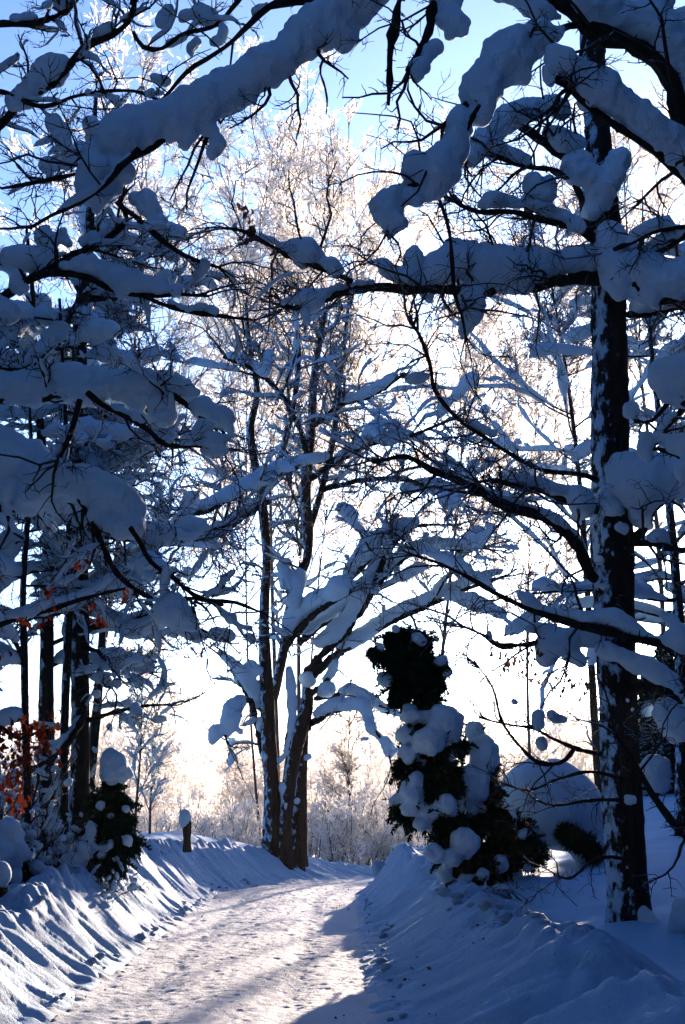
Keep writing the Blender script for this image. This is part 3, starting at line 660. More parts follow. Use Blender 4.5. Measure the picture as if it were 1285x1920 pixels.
ml([(640, 862, 6), (610, 862, 6), (560, 872, 7), (520, 890, 7), (480, 907, 7), (445, 927, 6), (375, 962, 5), (320, 967, 4), (275, 985, 3)], [[(610, 856, 10), (575, 862, 13), (540, 872, 16), (493, 893, 17), (450, 914, 15), (400, 938, 12), (350, 955, 10)]], -4)
ml([(505, 940, 5), (470, 962, 5), (430, 990, 5), (400, 1010, 5), (350, 1012, 4), (285, 985, 3)], [[(490, 935, 9), (450, 965, 12), (410, 992, 14), (360, 1000, 12), (310, 985, 10)]], -5)
ml([(580, 860, 6), (560, 800, 5), (520, 730, 5), (470, 690, 4), (420, 670, 3)], [[(430, 665, 8), (470, 680, 10), (500, 700, 10)], [(505, 665, 13), (500, 690, 12)]], -2.5)
ml([(585, 800, 6), (640, 760, 5), (700, 740, 4), (760, 700, 3)], [[(640, 752, 8), (690, 735, 11), (740, 705, 9)]], -1.5)
ml([(578, 900, 6), (640, 860, 6), (700, 830, 5), (760, 820, 4), (840, 790, 3)], [[(640, 850, 9), (700, 818, 13), (735, 822, 14), (770, 815, 10)]], -2.5)
ml([(600, 920, 6), (680, 900, 5), (760, 900, 5), (830, 930, 4), (900, 960, 3)], [[(760, 915, 12), (790, 910, 15), (830, 915, 16), (860, 925, 12)]], -2)
# snow running up the lean of the front stem and between the stems
o = mt.limb([(533, 1420, 3), (545, 1340, 3)], YM - .36, YM - .36, [[(523, 1428, 6), (534, 1416, 6), (541, 1395, 7), (548, 1350, 9), (547, 1300, 10), (542, 1255, 8)], [(530, 1480, 6), (535, 1510, 9), (530, 1545, 8), (531, 1590, 7)], [(507, 1438, 9), (512, 1420, 8)], [(515, 1602, 9), (530, 1618, 13)], [(578, 1419, 8)], [(557, 1502, 7)], [(532, 1475, 11)]], vox=.04, amp=.6, twig=False)
nmt = len(mt.paths)
def sublimbs(t, ids, dens, L, snowr, ang=(25, 60), up=.08):
    Pn = []; Rn = []
    for i in ids:
        a, b = resample(t.paths[i][0][None], t.paths[i][1][None], 14); Pn.append(a[0]); Rn.append(b[0])
    Pn = np.stack(Pn); Rn = np.stack(Rn); cnt = np.maximum(1, (plen(Pn) * dens).astype(int))
    a0, b0 = grow(Pn, Rn, cnt, L, ang=ang, K=10, rr=.6, rmax=.06, rmin=.02, t0=.3, t1=1, up=up, wig=.13, grav=-.004, taper=.3)
    for i in range(len(a0)):
        g = Geo(); tube_geo(g, a0[i:i + 1], b0[i:i + 1], 6); o = g.build("limb", M_BARKR, t.o)
        gs = Geo(); autosnow(gs, a0[i:i + 1], b0[i:i + 1], snowr, 1.2, 1.1, K=30, S=9); pillows(gs, a0[i:i + 1], b0[i:i + 1], snowr * 1.35, 2, .8, K=12, S=10, w=(.5, 1.1))
        snow_mods(gs.build("snow_load", M_SNOW, o), .045, .7)
        t.paths.append((a0[i], b0[i]))
    return len(a0)
nsub = sublimbs(mt, list(range(6, 11)) + list(range(nmt - 6, nmt)), .6, 3.4, .10)
mt.crown(YM, dens=1.1, l1=1.3, l2=.75, l3=.45, n2_=6, n3=5, up=.12, rmin=.0068, snow=.045, ballp=.02, mats=(M_TWIGF, None), only=list(range(nmt, nmt + nsub)))
mt.crown(YM, dens=2.6, l1=2.0, l2=1.0, l3=.55, n2_=7, n3=6, up=.18, rmin=.0075, snow=.045, ballp=.02, mats=(M_TWIGF, None), only=[3, 4, 5] + list(range(nmt - 6, nmt)))
mt.crown(YM, dens=1.0, l1=1.5, l2=.8, l3=.45, n2_=5, n3=4, up=.15, rmin=.007, snow=.05, ballp=.02, mats=(M_TWIGF, None), only=list(range(6, nmt - 6)))

# ---- near left oak outside the frame
nl = Tree("oak_tree", "near oak beyond the left edge with fat snow pillows lying along its level boughs", "tree", (-4.6, 10.6, gz(-4.6, 10.6)))
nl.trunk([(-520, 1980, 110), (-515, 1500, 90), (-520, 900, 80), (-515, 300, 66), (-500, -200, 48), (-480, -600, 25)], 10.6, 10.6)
nl.limb([(-515, 900, 50), (-250, 760, 26), (-80, 745, 18), (60, 740, 13), (165, 737, 10), (250, 732, 9), (300, 730, 8), (350, 758, 5), (392, 790, 5), (428, 802, 4)], 10.6, 10.0,
        [[(-160, 730, 34), (-60, 722, 34), (0, 722, 32), (50, 726, 31), (105, 722, 36), (160, 724, 40), (225, 724, 37), (280, 722, 30), (330, 722, 20), (370, 733, 9)], [(70, 700, 20), (110, 702, 14)], [(300, 748, 30), (306, 775, 24), (304, 790, 10)], [(252, 750, 22), (265, 768, 9)], [(20, 750, 12), (70, 752, 12)], [(375, 764, 16), (405, 778, 20), (425, 790, 20), (432, 805, 10)]])
nl.limb([(165, 737, 6), (195, 760, 5), (240, 782, 5), (280, 807, 5), (300, 830, 5), (340, 838, 4), (365, 836, 3), (420, 850, 2)], 10.0, 9.7, [[(215, 764, 8), (245, 776, 8), (268, 792, 8)], [(385, 798, 17), (378, 808, 12)], [(400, 830, 22), (420, 838, 18), (398, 848, 10), (385, 845, 9)], [(320, 824, 12)]])
nl.limb([(150, 750, 6), (140, 790, 6), (125, 830, 5), (108, 865, 4)], 10.0, 9.9, rough=.1)
nl.limb([(-515, 1120, 46), (-250, 960, 26), (-60, 935, 14), (20, 950, 9), (100, 948, 8), (130, 920, 7), (165, 962, 7), (195, 1025, 6), (215, 1067, 6), (245, 1100, 5), (300, 1126, 5), (350, 1120, 4), (420, 1135, 3)], 10.6, 9.6,
        [[(-150, 835, 50), (-60, 840, 60), (0, 855, 58), (50, 868, 50), (95, 895, 42), (145, 906, 40), (195, 926, 42), (232, 955, 40), (252, 985, 26)], [(60, 930, 36), (110, 938, 30), (20, 920, 36)], [(225, 985, 26), (190, 965, 26)], [(10, 955, 14)]])
nl.limb([(245, 990, 5), (260, 1012, 5), (285, 1055, 5), (325, 1082, 4), (375, 1120, 4), (450, 1132, 3), (500, 1150, 2)], 9.7, 9.5, [[(318, 1148, 28), (345, 1160, 24), (365, 1170, 14)], [(328, 1135, 24)], [(282, 1080, 10)]])
nl.limb([(-515, 500, 40), (-200, 330, 20), (0, 235, 10), (40, 192, 9), (95, 162, 8), (135, 120, 8), (170, 86, 8), (210, 66, 7), (245, 36, 6), (252, -10, 5)], 10.6, 10.0, [[(50, 175, 22), (75, 150, 26), (98, 128, 30), (115, 115, 20), (25, 195, 20)], [(180, 70, 9), (205, 52, 10)]])
nl.limb([(250, 60, 5), (272, 90, 5), (300, 92, 5), (340, 62, 5), (400, 50, 5), (440, 10, 5), (470, -30, 5)], 9.9, 9.8, [[(350, 30, 15), (375, 25, 20), (400, 35, 16)], [(316, 18, 16), (305, 40, 10)]])
nl.limb([(-515, 760, 40), (-200, 620, 20), (15, 555, 10), (60, 522, 9), (115, 495, 9), (165, 465, 8), (215, 440, 7), (240, 408, 6), (226, 378, 5)], 10.6, 10.2, [[(20, 480, 20), (60, 488, 24), (95, 478, 20)], [(15, 585, 26), (-20, 570, 30)], [(35, 535, 20)], [(85, 435, 20), (95, 455, 18), (100, 470, 10)], [(115, 440, 16), (125, 455, 12)], [(155, 452, 9), (185, 440, 10), (205, 425, 9)]])
nl.limb([(60, 517, 7), (125, 513, 6), (165, 521, 6), (220, 545, 6), (280, 555, 5), (350, 553, 4), (392, 555, 3)], 10.2, 9.9, [[(115, 495, 11), (155, 495, 20), (190, 505, 22), (225, 520, 24), (260, 530, 22), (300, 540, 15), (335, 545, 12)], [(235, 550, 14), (248, 562, 8)]])
nl.limb([(275, 557, 4), (310, 573, 5), (360, 586, 5), (420, 592, 4), (480, 600, 2)], 10.0, 9.8, [[(320, 568, 8), (350, 577, 9), (385, 578, 9), (405, 582, 7)]])
nl.limb([(220, 380, 5), (260, 412, 5), (310, 456, 5), (360, 486, 4), (415, 502, 3)], 10.1, 9.9, [[(255, 372, 16), (275, 382, 28), (292, 400, 22)], [(305, 412, 15), (280, 425, 14)], [(335, 440, 15)]])
nl.limb([(-200, 200, 12), (0, 170, 6), (80, 200, 5), (150, 178, 4), (250, 170, 4), (310, 195, 3)], 10.4, 10.2, [[(100, 235, 18), (118, 265, 18), (122, 285, 10)], [(165, 175, 10), (190, 180, 8)], [(290, 145, 14), (310, 150, 16)]])
nl.limb([(-100, 60, 12), (0, 45, 8), (70, 40, 7), (120, 22, 6), (160, -20, 5)], 10.4, 10.2, [[(30, 38, 10), (60, 30, 12)], [(110, 8, 20), (125, 0, 16)]])
nl.limb([(-200, 760, 12), (0, 700, 9), (60, 690, 9), (90, 660, 9), (118, 628, 8), (130, 600, 5)], 10.6, 11.0, [[(50, 685, 20), (78, 662, 24), (100, 638, 22), (112, 618, 16)]])
nl.crown(10.2, dens=5.0, l1=.75, l2=.32, l3=.17, n2_=5, n3=4, up=.05, rmin=.0034, snow=.022, ballp=.03, only=range(1, len(nl.paths)))
leaves(nl.o, [P(px, py, 9.7) for px, py in [(10, 1370), (25, 1395), (55, 1370), (75, 1375), (60, 1400), (40, 1420), (20, 1430), (30, 1450), (5, 1400), (75, 1400), (35, 1480), (20, 1500), (10, 1470), (85, 1365), (50, 1350)]], 12, .055, .045, M_LEAF)
leaves(nl.o, [P(px, py, 9.8) for px, py in [(85, 1102), (153, 1055), (232, 1112), (170, 1130), (92, 1155), (185, 1168), (195, 1160), (48, 1165), (5, 1220)]], 5, .055, .025, M_LEAF)
nl.limb([(-400, 1400, 20), (-150, 1330, 10), (0, 1365, 5), (40, 1385, 4), (90, 1360, 2)], 10.4, 9.7, twig=True)
nl.limb([(-400, 1250, 18), (-100, 1200, 9), (0, 1170, 6), (90, 1145, 5), (170, 1118, 4), (235, 1105, 2)], 10.4, 9.8, [[(15, 1155, 9), (60, 1143, 10), (95, 1132, 8)]])

# ---- left clump of trunks
def left_tree(label, trunk, Y, nl_, snowr=.075, mat=M_BARKP, name="alder_tree", l0=2.3, t0=.3, bias=0.0, extra=()):
    t = Tree(name, label, "tree", P(trunk[0][0], trunk[0][1], Y), group=None)
    t.trunk(trunk, Y, Y, mat=mat)
    for pts, sn in extra: t.limb(pts, Y - .1, Y - 1.0, sn, vox=.035, amp=.8)
    q, r = t.paths[0]; a, b = resample(q[None], r[None], 14)
    a0, b0 = grow(a, b, nl_, l0, ang=(65, 100), K=9, rr=.4, rmax=.07, rmin=.018, t0=t0, t1=.97, up=.02, wig=.16, grav=-.015, taper=.45)
    a0[..., 0] += bias * np.linspace(0, 1, 9)[None]
    for i in range(len(a0)):
        g = Geo(); tube_geo(g, a0[i:i + 1], b0[i:i + 1], 6); o = g.build("limb", t.bark, t.o)
        gs = Geo(); autosnow(gs, a0[i:i + 1], b0[i:i + 1], snowr * .8, 1.3, 1.1, K=26, S=9)
        pillows(gs, a0[i:i + 1], b0[i:i + 1], snowr * 1.45, 4, .8, K=12, S=10, w=(.3, .8))
        c = a0[i, rng.integers(3, 8, rng.integers(0, 3))]; rr = rng.uniform(.7, 1.9, len(c)) * snowr
        lumps(gs, c + np.array([0, 0, 1]) * (rr * .45)[:, None], rr, .9, 10, 8)
        snow_mods(gs.build("snow_load", M_SNOW, o), .035, .7)
    for i in range(len(a0)): t.paths.append((a0[i], b0[i]))
    t.crown(Y, dens=2.6, l1=.95, l2=.5, l3=.28, n2_=6, n3=5, up=.08, rmin=Y * .00026, snow=.05, ballp=.04, only=range(1, len(t.paths)))
    return t
left_tree("thickest dark trunk of the left clump, white snow down its left side", [(148, 1615, 20), (149, 1560, 18), (150, 1447, 18), (151, 1313, 17), (150, 1213, 17), (150, 1113, 17), (151, 1000, 16), (152, 850, 15), (150, 700, 14), (150, 600, 13), (165, 480, 10), (172, 330, 7), (180, 180, 4)], 20, 36, bias=.5,
          extra=[([(165, 1180, 7), (200, 1170, 6), (250, 1165, 6), (300, 1150, 5), (340, 1165, 4), (400, 1190, 3)], [[(190, 1150, 14), (220, 1165, 18), (250, 1180, 20), (285, 1170, 18), (310, 1158, 18), (340, 1178, 14), (375, 1195, 14)], [(405, 1190, 17), (430, 1190, 14)]]),
                 ([(165, 1215, 5), (185, 1225, 4), (205, 1250, 3)], [[(172, 1228, 8), (188, 1237, 13), (202, 1252, 9)]]), ([(165, 1262, 5), (190, 1270, 4), (210, 1290, 3)], [[(172, 1268, 8), (192, 1272, 12), (208, 1285, 8)], [(183, 1300, 10)]]), ([(166, 1350, 5), (210, 1338, 4), (260, 1325, 3), (320, 1320, 2)], [[(178, 1330, 6), (205, 1322, 7), (240, 1318, 6)], [(205, 1362, 8), (210, 1370, 5)]]),
                 ([(160, 1340, 6), (140, 1375, 6), (100, 1420, 5), (70, 1440, 4)], [[(150, 1345, 8), (125, 1380, 8), (95, 1412, 8)]])])
left_tree("slim pale trunk hugging the thickest left trunk", [(118, 1610, 9), (118, 1550, 9), (120, 1400, 8), (125, 1250, 8), (130, 1100, 7), (128, 900, 6), (118, 700, 4), (112, 560, 3)], 19.6, 14, t0=.45)
left_tree("grey trunk second from the left, snow-streaked", [(85, 1640, 17), (85, 1600, 15), (87, 1480, 15), (87, 1347, 15), (88, 1247, 13), (87, 1113, 12), (90, 1000, 11), (80, 850, 9), (66, 700, 7), (62, 560, 5), (50, 430, 3)], 20.8, 22, bias=.3)
left_tree("crooked thin trunk at the far left edge forking to the left", [(46, 1690, 10), (47, 1640, 9), (50, 1513, 8), (47, 1313, 7), (46, 1230, 7), (43, 1130, 6), (50, 1000, 6), (60, 900, 5), (55, 760, 3)], 18.6, 16, t0=.3, extra=[([(46, 1240, 5), (25, 1200, 5), (0, 1170, 4), (-40, 1130, 3)], [[(30, 1195, 10), (5, 1165, 12), (-20, 1140, 10)]])])

# ---- generated trees further back
def gen_tree(name, label, px, Y, top, rpx, n0, l0, ang, mats, snow=0, up=.3, n1=8, l1=.9, l2=.5, n3=4, group=None, t0=.25, rmin=None, stems=1, basey=None, wig=.14, twmat=None, inner=None, lean=0):
    x = (px - 642.5) / FPX * Y; x = P(px, 1500, Y)[0]; z = gz(x, Y) - .1
    zt = P(px, top, Y)[2]; o = thing(name, label, "tree", (x, Y, z), group)
    H = zt - z; r = rpx * Y / FPX; rmin = rmin or Y * .00024
    gt = Geo(); A = []; B = []
    for k in range(stems):
        ph = rng.uniform(0, 6); n = 18; t = np.linspace(0, 1, n); sp = (0 if stems == 1 else rng.normal() * .09)
        q = np.stack([x + lean / FPX * Y * t + H * (sp * t + .012 * np.sin(t * 5 + ph)), Y + H * (rng.normal() * .06 * (stems > 1) * t + .012 * np.cos(t * 6 + ph)), z + H * t * rng.uniform(.8, 1) ** (stems > 1)], -1)
        A.append(q); B.append(np.maximum(r * (1 - .92 * t), rmin * 1.2))
    A = np.stack(A); B = np.stack(B); tube_geo(gt, A, B, 10); gt.build("trunk", mats[0], o)
    a0, b0 = grow(A, B, n0, l0 * H, ang=ang, K=9, rr=.5, rmax=r, rmin=rmin * 2, t0=t0, t1=.9, up=up * .3, wig=wig, grav=up * .05, taper=.5)
    a1, b1 = grow(a0, b0, n1, l1, ang=(25, 55), K=6, rr=.6, rmax=.05, rmin=rmin * 1.3, up=up * .3, wig=.18, grav=up * .05)
    a2, b2 = grow(a1, b1, 5, l2, ang=(25, 55), K=4, rr=.7, rmax=.02, rmin=rmin, up=up * .2, wig=.22)
    a3, b3 = grow(a2, b2, n3, l2 * .45, ang=(25, 60), K=3, rr=.8, rmax=.015, rmin=rmin, up=.1, wig=.2, t0=.05)
    g = Geo(); tube_geo(g, a0, b0, 5); tube_geo(g, a1, b1, 4); lo = g.build("branches", inner or mats[0], o); lo["kind"] = "stuff"
    g = Geo()
    if mats[1] in (M_FROST, M_FROSTB): ribbons(g, a0, b0 * .9); ribbons(g, a1, b1 * 1.4); ribbons(g, a2, b2 * 2.0); ribbons(g, a3, b3 * 2.2)
    else: tube_geo(g, a2, b2, 3); tube_geo(g, a3, b3, 3)
    co = g.build("crown", twmat or mats[1], o); co["kind"] = "stuff"
    if snow:
        g = Geo(); autosnow(g, a0, b0, snow * .8, 1.2, 1.1, K=24, S=8); pillows(g, a0, b0, snow * 1.3, 3, .8, S=8, w=(.4, 1.0)); autosnow(g, a1, b1, snow * .5, 1.2, .7, K=14, S=6)
        k = rng.random(len(a1)) < .03; rr = snow * rng.uniform(.8, 2, k.sum()); lumps(g, a1[k][:, 2] + np.array([0, 0, 1]) * (rr * .6)[:, None], rr)
        so = g.build("snow_load", M_SNOW, lo); so["kind"] = "stuff"
    return o
FR = (M_TWIGF, M_FROST)
gen_tree("birch_tree", "tall frosted birch whose white crown rises highest behind the middle tree", 505, 47, 195, 5, 40, .34, (20, 45), FR, up=.5, n1=9, l1=1.3, l2=.7, n3=5, t0=.35, lean=25)
gen_tree("birch_tree", "frosted birch just right of the highest crown, behind the middle tree", 558, 46, 225, 5, 40, .34, (20, 45), FR, up=.5, n1=9, l1=1.3, l2=.7, n3=5, t0=.35, lean=50)
gen_tree("birch_tree", "lower frosted birch crown right of centre under the hanging stick", 563, 48, 270, 2.6, 38, .34, (20, 48), FR, up=.5, n1=9, l1=1.3, l2=.7, n3=5, t0=.35, lean=130)
gen_tree("birch_tree", "frosted birch behind the crown of the left clump", 503, 44, 290, 2.6, 40, .34, (25, 55), FR, up=.4, n1=9, l1=1.3, l2=.7, n3=5, t0=.35, lean=-85)
gen_tree("birch_tree", "frosted birch rising behind the thick left trunk", 150, 40, 100, 6, 46, .36, (28, 60), FR, up=.35, n1=9, l1=1.3, l2=.7, n3=4, t0=.4, lean=100)
gen_tree("birch_tree", "slim frosted birch whose fine white crown fills the gap left of the dark oak trunk", 1005, 46, 430, 3.5, 44, .36, (30, 65), FR, up=.3, n1=9, l1=1.2, l2=.7, t0=.3, lean=20)
gen_tree("oak_tree", "broad rimed oak with level snowy limbs standing behind the right trunk", 1150, 38, 330, 9, 46, .40, (60, 95), (M_BARK, M_TWIGF), snow=.07, up=.1, n1=9, l1=1.5, l2=.8, t0=.3, lean=-110)
gen_tree("oak_tree", "slim oak at the far right edge behind the dark trunk", 1272, 23, 350, 14, 30, .3, (60, 95), (M_BARKP, M_TWIGF), snow=.075, up=.08, n1=8, l1=.9, l2=.45, t0=.3)
gen_tree("birch_tree", "frosted birch glowing white behind the right oak", 1240, 38, 150, 6, 40, .32, (25, 50), FR, up=.35, n1=9, l1=1.2, l2=.65, t0=.35)
gen_tree("birch_tree", "frosted birch between the middle tree and the right trunk", 815, 44, 480, 5, 44, .38, (28, 60), FR, up=.3, n1=9, l1=1.2, l2=.65, t0=.35, lean=70)
gen_tree("oak_tree", "snow-lined oak behind the left clump", 152, 27, 380, 10, 24, .34, (60, 95), (M_BARK, M_TWIGF), snow=.085, up=.08, n1=8, l1=1.1, l2=.55, t0=.42, lean=50)
gen_tree("sapling", "bare sapling with snow tufts left of the wooden post", 258, 29, 1200, 3.2, 20, .28, (30, 55), (M_BIRCH, M_FROST), snow=.04, up=.3, n1=4, l1=.6, l2=.3, n3=2, t0=.12)
gen_tree("sapling", "thinner bare sapling nearest the wooden post", 286, 30, 1250, 2.8, 18, .28, (30, 55), (M_BIRCH, M_FROST), snow=.03, up=.3, n1=4, l1=.6, l2=.3, n3=2, t0=.12)
gen_tree("sapling", "frosty sapling right of the middle trunk", 658, 46, 1300, 3, 24, .3, (25, 45), (M_TWIGF, M_FROST), up=.4, n1=6, l1=.8, l2=.5, n3=4, t0=.1)

def shrub(label, px, Y, top, n, group="frosted shrubs beyond the bend"):
    x = P(px, 1500, Y)[0]; z = gz(x, Y) - .1; H = P(px, top, Y)[2] - z
    o = thing("frosted_shrub", label, "shrub", (x, Y, z), group)
    A = np.zeros((n, 9, 3)); t = np.linspace(0, 1, 9)
    b = np.stack([x + rng.normal(size=n) * .5, Y + rng.normal(size=n) * .5, np.full(n, z)], -1)
    d = rng.normal(size=(n, 2)) * .3; h = H * rng.uniform(.55, 1.0, n)
    A[..., 0] = b[:, :1] + d[:, :1] * h[:, None] * t ** 1.4; A[..., 1] = b[:, 1:2] + d[:, 1:] * h[:, None] * t ** 1.4; A[..., 2] = b[:, 2:] + h[:, None] * t
    B = np.maximum(.022 * (1 - .8 * t), .008)[None].repeat(n, 0)
    a1, b1 = grow(A, B, 9, .9, ang=(20, 50), K=6, rr=.6, rmax=.014, rmin=.0085, up=.2, wig=.18)
    a2, b2 = grow(a1, b1, 6, .4, ang=(25, 60), K=4, rr=.8, rmax=.01, rmin=.008, up=.1, wig=.2)
    a3, b3 = grow(a2, b2, 3, .2, ang=(25, 60), K=3, rr=.9, rmax=.01, rmin=.0075, up=.1, wig=.2)
    g = Geo(); tube_geo(g, A, B, 5); tube_geo(g, a1, b1, 3); g.build("stem", M_TWIGF, o)
    g = Geo(); ribbons(g, a2, b2 * 1.4); ribbons(g, a3, b3 * 1.4); co = g.build("crown", M_FROST if rng.random() < .85 else M_FROSTB, o); co["kind"] = "stuff"
SHL = "pale frosted shrub in the thicket beyond the bend of the road"
for px, Y, top, n in [(600, 44, 1500, 12), (640, 43, 1480, 14), (680, 45, 1470, 14), (715, 43, 1500, 12), (745, 46, 1440, 14), (620, 48, 1440, 14), (700, 50, 1420, 14), (660, 42, 1540, 10), (460, 44, 1510, 12), (420, 43, 1500, 12), (385, 45, 1480, 12), (440, 49, 1460, 12), (340, 44, 1490, 12), (480, 47, 1500, 10), (300, 46, 1470, 12), (250, 45, 1470, 12), (760, 43, 1490, 10), (580, 46, 1510, 10), (400, 40, 1545, 8), (1240, 40, 1420, 12), (1275, 36, 1440, 10)]:
    shrub(SHL, px, Y, top, n)

# far thicket, one mass
def thicket():
    n = 1000; Y = np.where(rng.random(n) < .55, rng.uniform(60, 68, n), rng.uniform(125, 145, n)); px = rng.uniform(-150, 1435, n); x = (px - 642.5) / FPX * Y
    z = ground_z(x, Y) - .2; h = np.where(Y < 90, rng.uniform(3.2, 7.2, n), rng.uniform(6.0, 11.0, n)) * (1 + .25 * n2(px * .012, Y * .05, 77))
    t = np.linspace(0, 1, 8); d = rng.normal(size=(n, 2)) * .1
    A = np.stack([x[:, None] + d[:, :1] * h[:, None] * t, Y[:, None] + d[:, 1:] * h[:, None] * t, z[:, None] + h[:, None] * t], -1)
    rm = (Y * .00022)[:, None]; B = np.maximum(.05 * (1 - .9 * t)[None], rm)
    a1, b1 = grow(A, B, 14, 1.7, ang=(25, 55), K=6, rr=.5, rmax=.02, rmin=.014, up=.25, wig=.16, t0=.08)
    a2, b2 = grow(a1, b1, 6, .75, ang=(25, 60), K=4, rr=.8, rmax=.02, rmin=.014, up=.15, wig=.2)
    a3, b3 = grow(a2, b2, 2, .4, ang=(25, 60), K=3, rr=.9, rmax=.02, rmin=.014, up=.1, wig=.2)
    g = Geo(); ribbons(g, A, B); ribbons(g, a1, b1); ribbons(g, a2, b2 * 1.4); ribbons(g, a3, b3 * 1.4)
    tag(g.build("far_thicket", M_FROST), "frosted far-off wood glowing in the sun beyond the road", "wood", kind="stuff")
thicket()

# ------------------------------------------------------------------ conifers and snowed-in bushes
def sprays(g, c, r, n, L, w, droop=.25):
    """needle sprays radiating through a clump at c with radius r"""
    d = nrm(rng.normal(size=(n, 3)) + np.array([0, 0, .15])); p = c + d * (r * rng.random((n, 1)) ** .5 * .85)
    ax = nrm(d + rng.normal(size=(n, 3)) * .4 - np.array([0, 0, droop]))
    k = 4
    for j in range(k):
        sd = nrm(np.cross(ax, rng.normal(size=(n, 3)))); l = L * rng.uniform(.6, 1.2, (n, 1)); st = p + rng.normal(size=(n, 3)) * L * .25
        a = nrm(ax + rng.normal(size=(n, 3)) * .5)
        V = np.stack([st - sd * w * .5, st + sd * w * .5, st + a * l * .6 + sd * w * .45, st + a * l - sd * w * .05], 1)
        F = np.arange(n * 4).reshape(n, 4); g.add(V, F)

def fronds(g, gt, c, r, n, L, dirs=None):
    """flat scaly sprays hanging out of a clump"""
    d = nrm(rng.normal(size=(n, 3)) + np.array([0, -.3, .1])); K = 7; p = c + d * r * .45; out = [p]
    for k in range(K - 1):
        d = nrm(d + np.array([0, 0, -.16]) + rng.normal(size=(n, 3)) * .08); p = p + d * (L * rng.uniform(.7, 1.2, (n, 1)) / K); out.append(p)
    A = np.stack(out, 1); tube_geo(gt, A, np.linspace(.006, .002, K)[None].repeat(n, 0), 3)
    T = nrm(np.gradient(A, axis=1)); sdv = nrm(np.cross(T, rng.normal(size=(n, 1, 3))))
    for sgn in (-1, 1):
        for q in range(3):
            f = rng.uniform(0, 1, (n, K, 1)); base = A + T * f * (L / K); ln = (L * .34 * np.linspace(1, .45, K)[None, :, None]) * rng.uniform(.6, 1.2, (n, K, 1))
            dr = nrm(T * .8 + sgn * sdv + rng.normal(size=(n, K, 3)) * .25); wv = nrm(np.cross(dr, np.cross(T, sdv))) * .009
            V = np.stack([base - wv, base + wv, base + dr * ln * .6 + wv * 1.1, base + dr * ln - wv * .2], 2); g.add(V, np.arange(n * K * 4).reshape(-1, 4))

def bush(name, label, cat, base, Y, stem, fol, snow, mat=M_NEEDLE, nd=1500, L=.06, w=.016, vox=.026, snowdy=-.12, amp=.8):
    o = thing(name, label, cat, base)
    t = Tree.__new__(Tree); t.o = o; t.paths = []; t.bark = M_BARK
    t.trunk(stem, Y, Y, foot=False, S=10)
    g = Geo()
    for px, py, r in fol:
        rr = r * Y / FPX; c = P(px, py, Y) + np.array([0, rng.normal() * .08, 0])
        for _ in range(7):
            d = nrm(rng.normal(size=3)); k = rng.uniform(.35, .7); sprays(g, c + d * rr * .62 * np.array([1, .8, 1]), rr * k, int(nd * .3 * (rr / .2) ** 2), L, w, droop=.5)
        fronds(g, g, c, rr, int(16 * (rr / .2) ** 1.5) + 4, .16 + rr * .5)
        a, b = grow(np.stack([base + (c - base) * k for k in np.linspace(.3, .95, 5)])[None], np.full((1, 5), .012), 8, rr * 1.6, K=5, rr=.6, rmax=.01, rmin=.004, t0=.5)
        tube_geo(g, a, b, 3)
    g.build("foliage", mat, o, smooth=False)
    g = Geo()
    for px, py, r in snow:
        rr = 1.12 * r * Y / FPX; c = P(px, py, Y + snowdy - rr * .25 + rng.normal() * .06)
        lumps(g, c[None], [rr], rng.uniform(.9, 1.1), 16, 12, .22, .15)
        m = rng.integers(1, 4)
        for _ in range(m):
            a = rng.uniform(2.6, 6.8); lumps(g, (c + np.array([math.cos(a) * rr * .75, rng.normal() * rr * .3, math.sin(a) * rr * .75]))[None], [rr * rng.uniform(.3, .55)], .9, 12, 9, .2)
    snow_mods(g.build("snow_load", M_SNOW, o), vox, amp)
    return o

J = P(870, 1668, 18.2); J[2] = gz(J[0], J[1])
bush("juniper", "tall snow-laden juniper with a bare dark top on the right bank", "shrub", J, 18.4,
     [(850, 1690, 9), (830, 1600, 8), (805, 1500, 7), (795, 1400, 6), (785, 1300, 5), (770, 1200, 3)],
     [(745, 1200, 24), (784, 1212, 26), (714, 1230, 16), (700, 1228, 9), (762, 1255, 36), (812, 1257, 28), (752, 1292, 34), (787, 1290, 34), (820, 1275, 20), (800, 1310, 22), (816, 1440, 40), (765, 1445, 30), (845, 1470, 30), (790, 1480, 36), (770, 1530, 26), (840, 1545, 34), (745, 1515, 14), (820, 1390, 36), (785, 1365, 30), (865, 1400, 14), (850, 1600, 36), (880, 1640, 30), (910, 1650, 22)],
     [(783, 1196, 9), (828, 1240, 13), (722, 1275, 15), (792, 1206, 8), (742, 1178, 7), (712, 1212, 8), (838, 1262, 9), (769, 1339, 17), (798, 1346, 17), (837, 1350, 27), (845, 1375, 18), (762, 1378, 17), (805, 1389, 27), (768, 1414, 17), (791, 1432, 10), (775, 1486, 22), (769, 1512, 16), (742, 1498, 10), (802, 1529, 21), (837, 1511, 21), (848, 1418, 9), (780, 1462, 14), (873, 1579, 24), (845, 1611, 18), (816, 1600, 16), (873, 1650, 12), (815, 1555, 12), (790, 1545, 12), (835, 1640, 14), (905, 1640, 12)])
J2 = P(915, 1650, 18.8); J2[2] = gz(J2[0], J2[1])
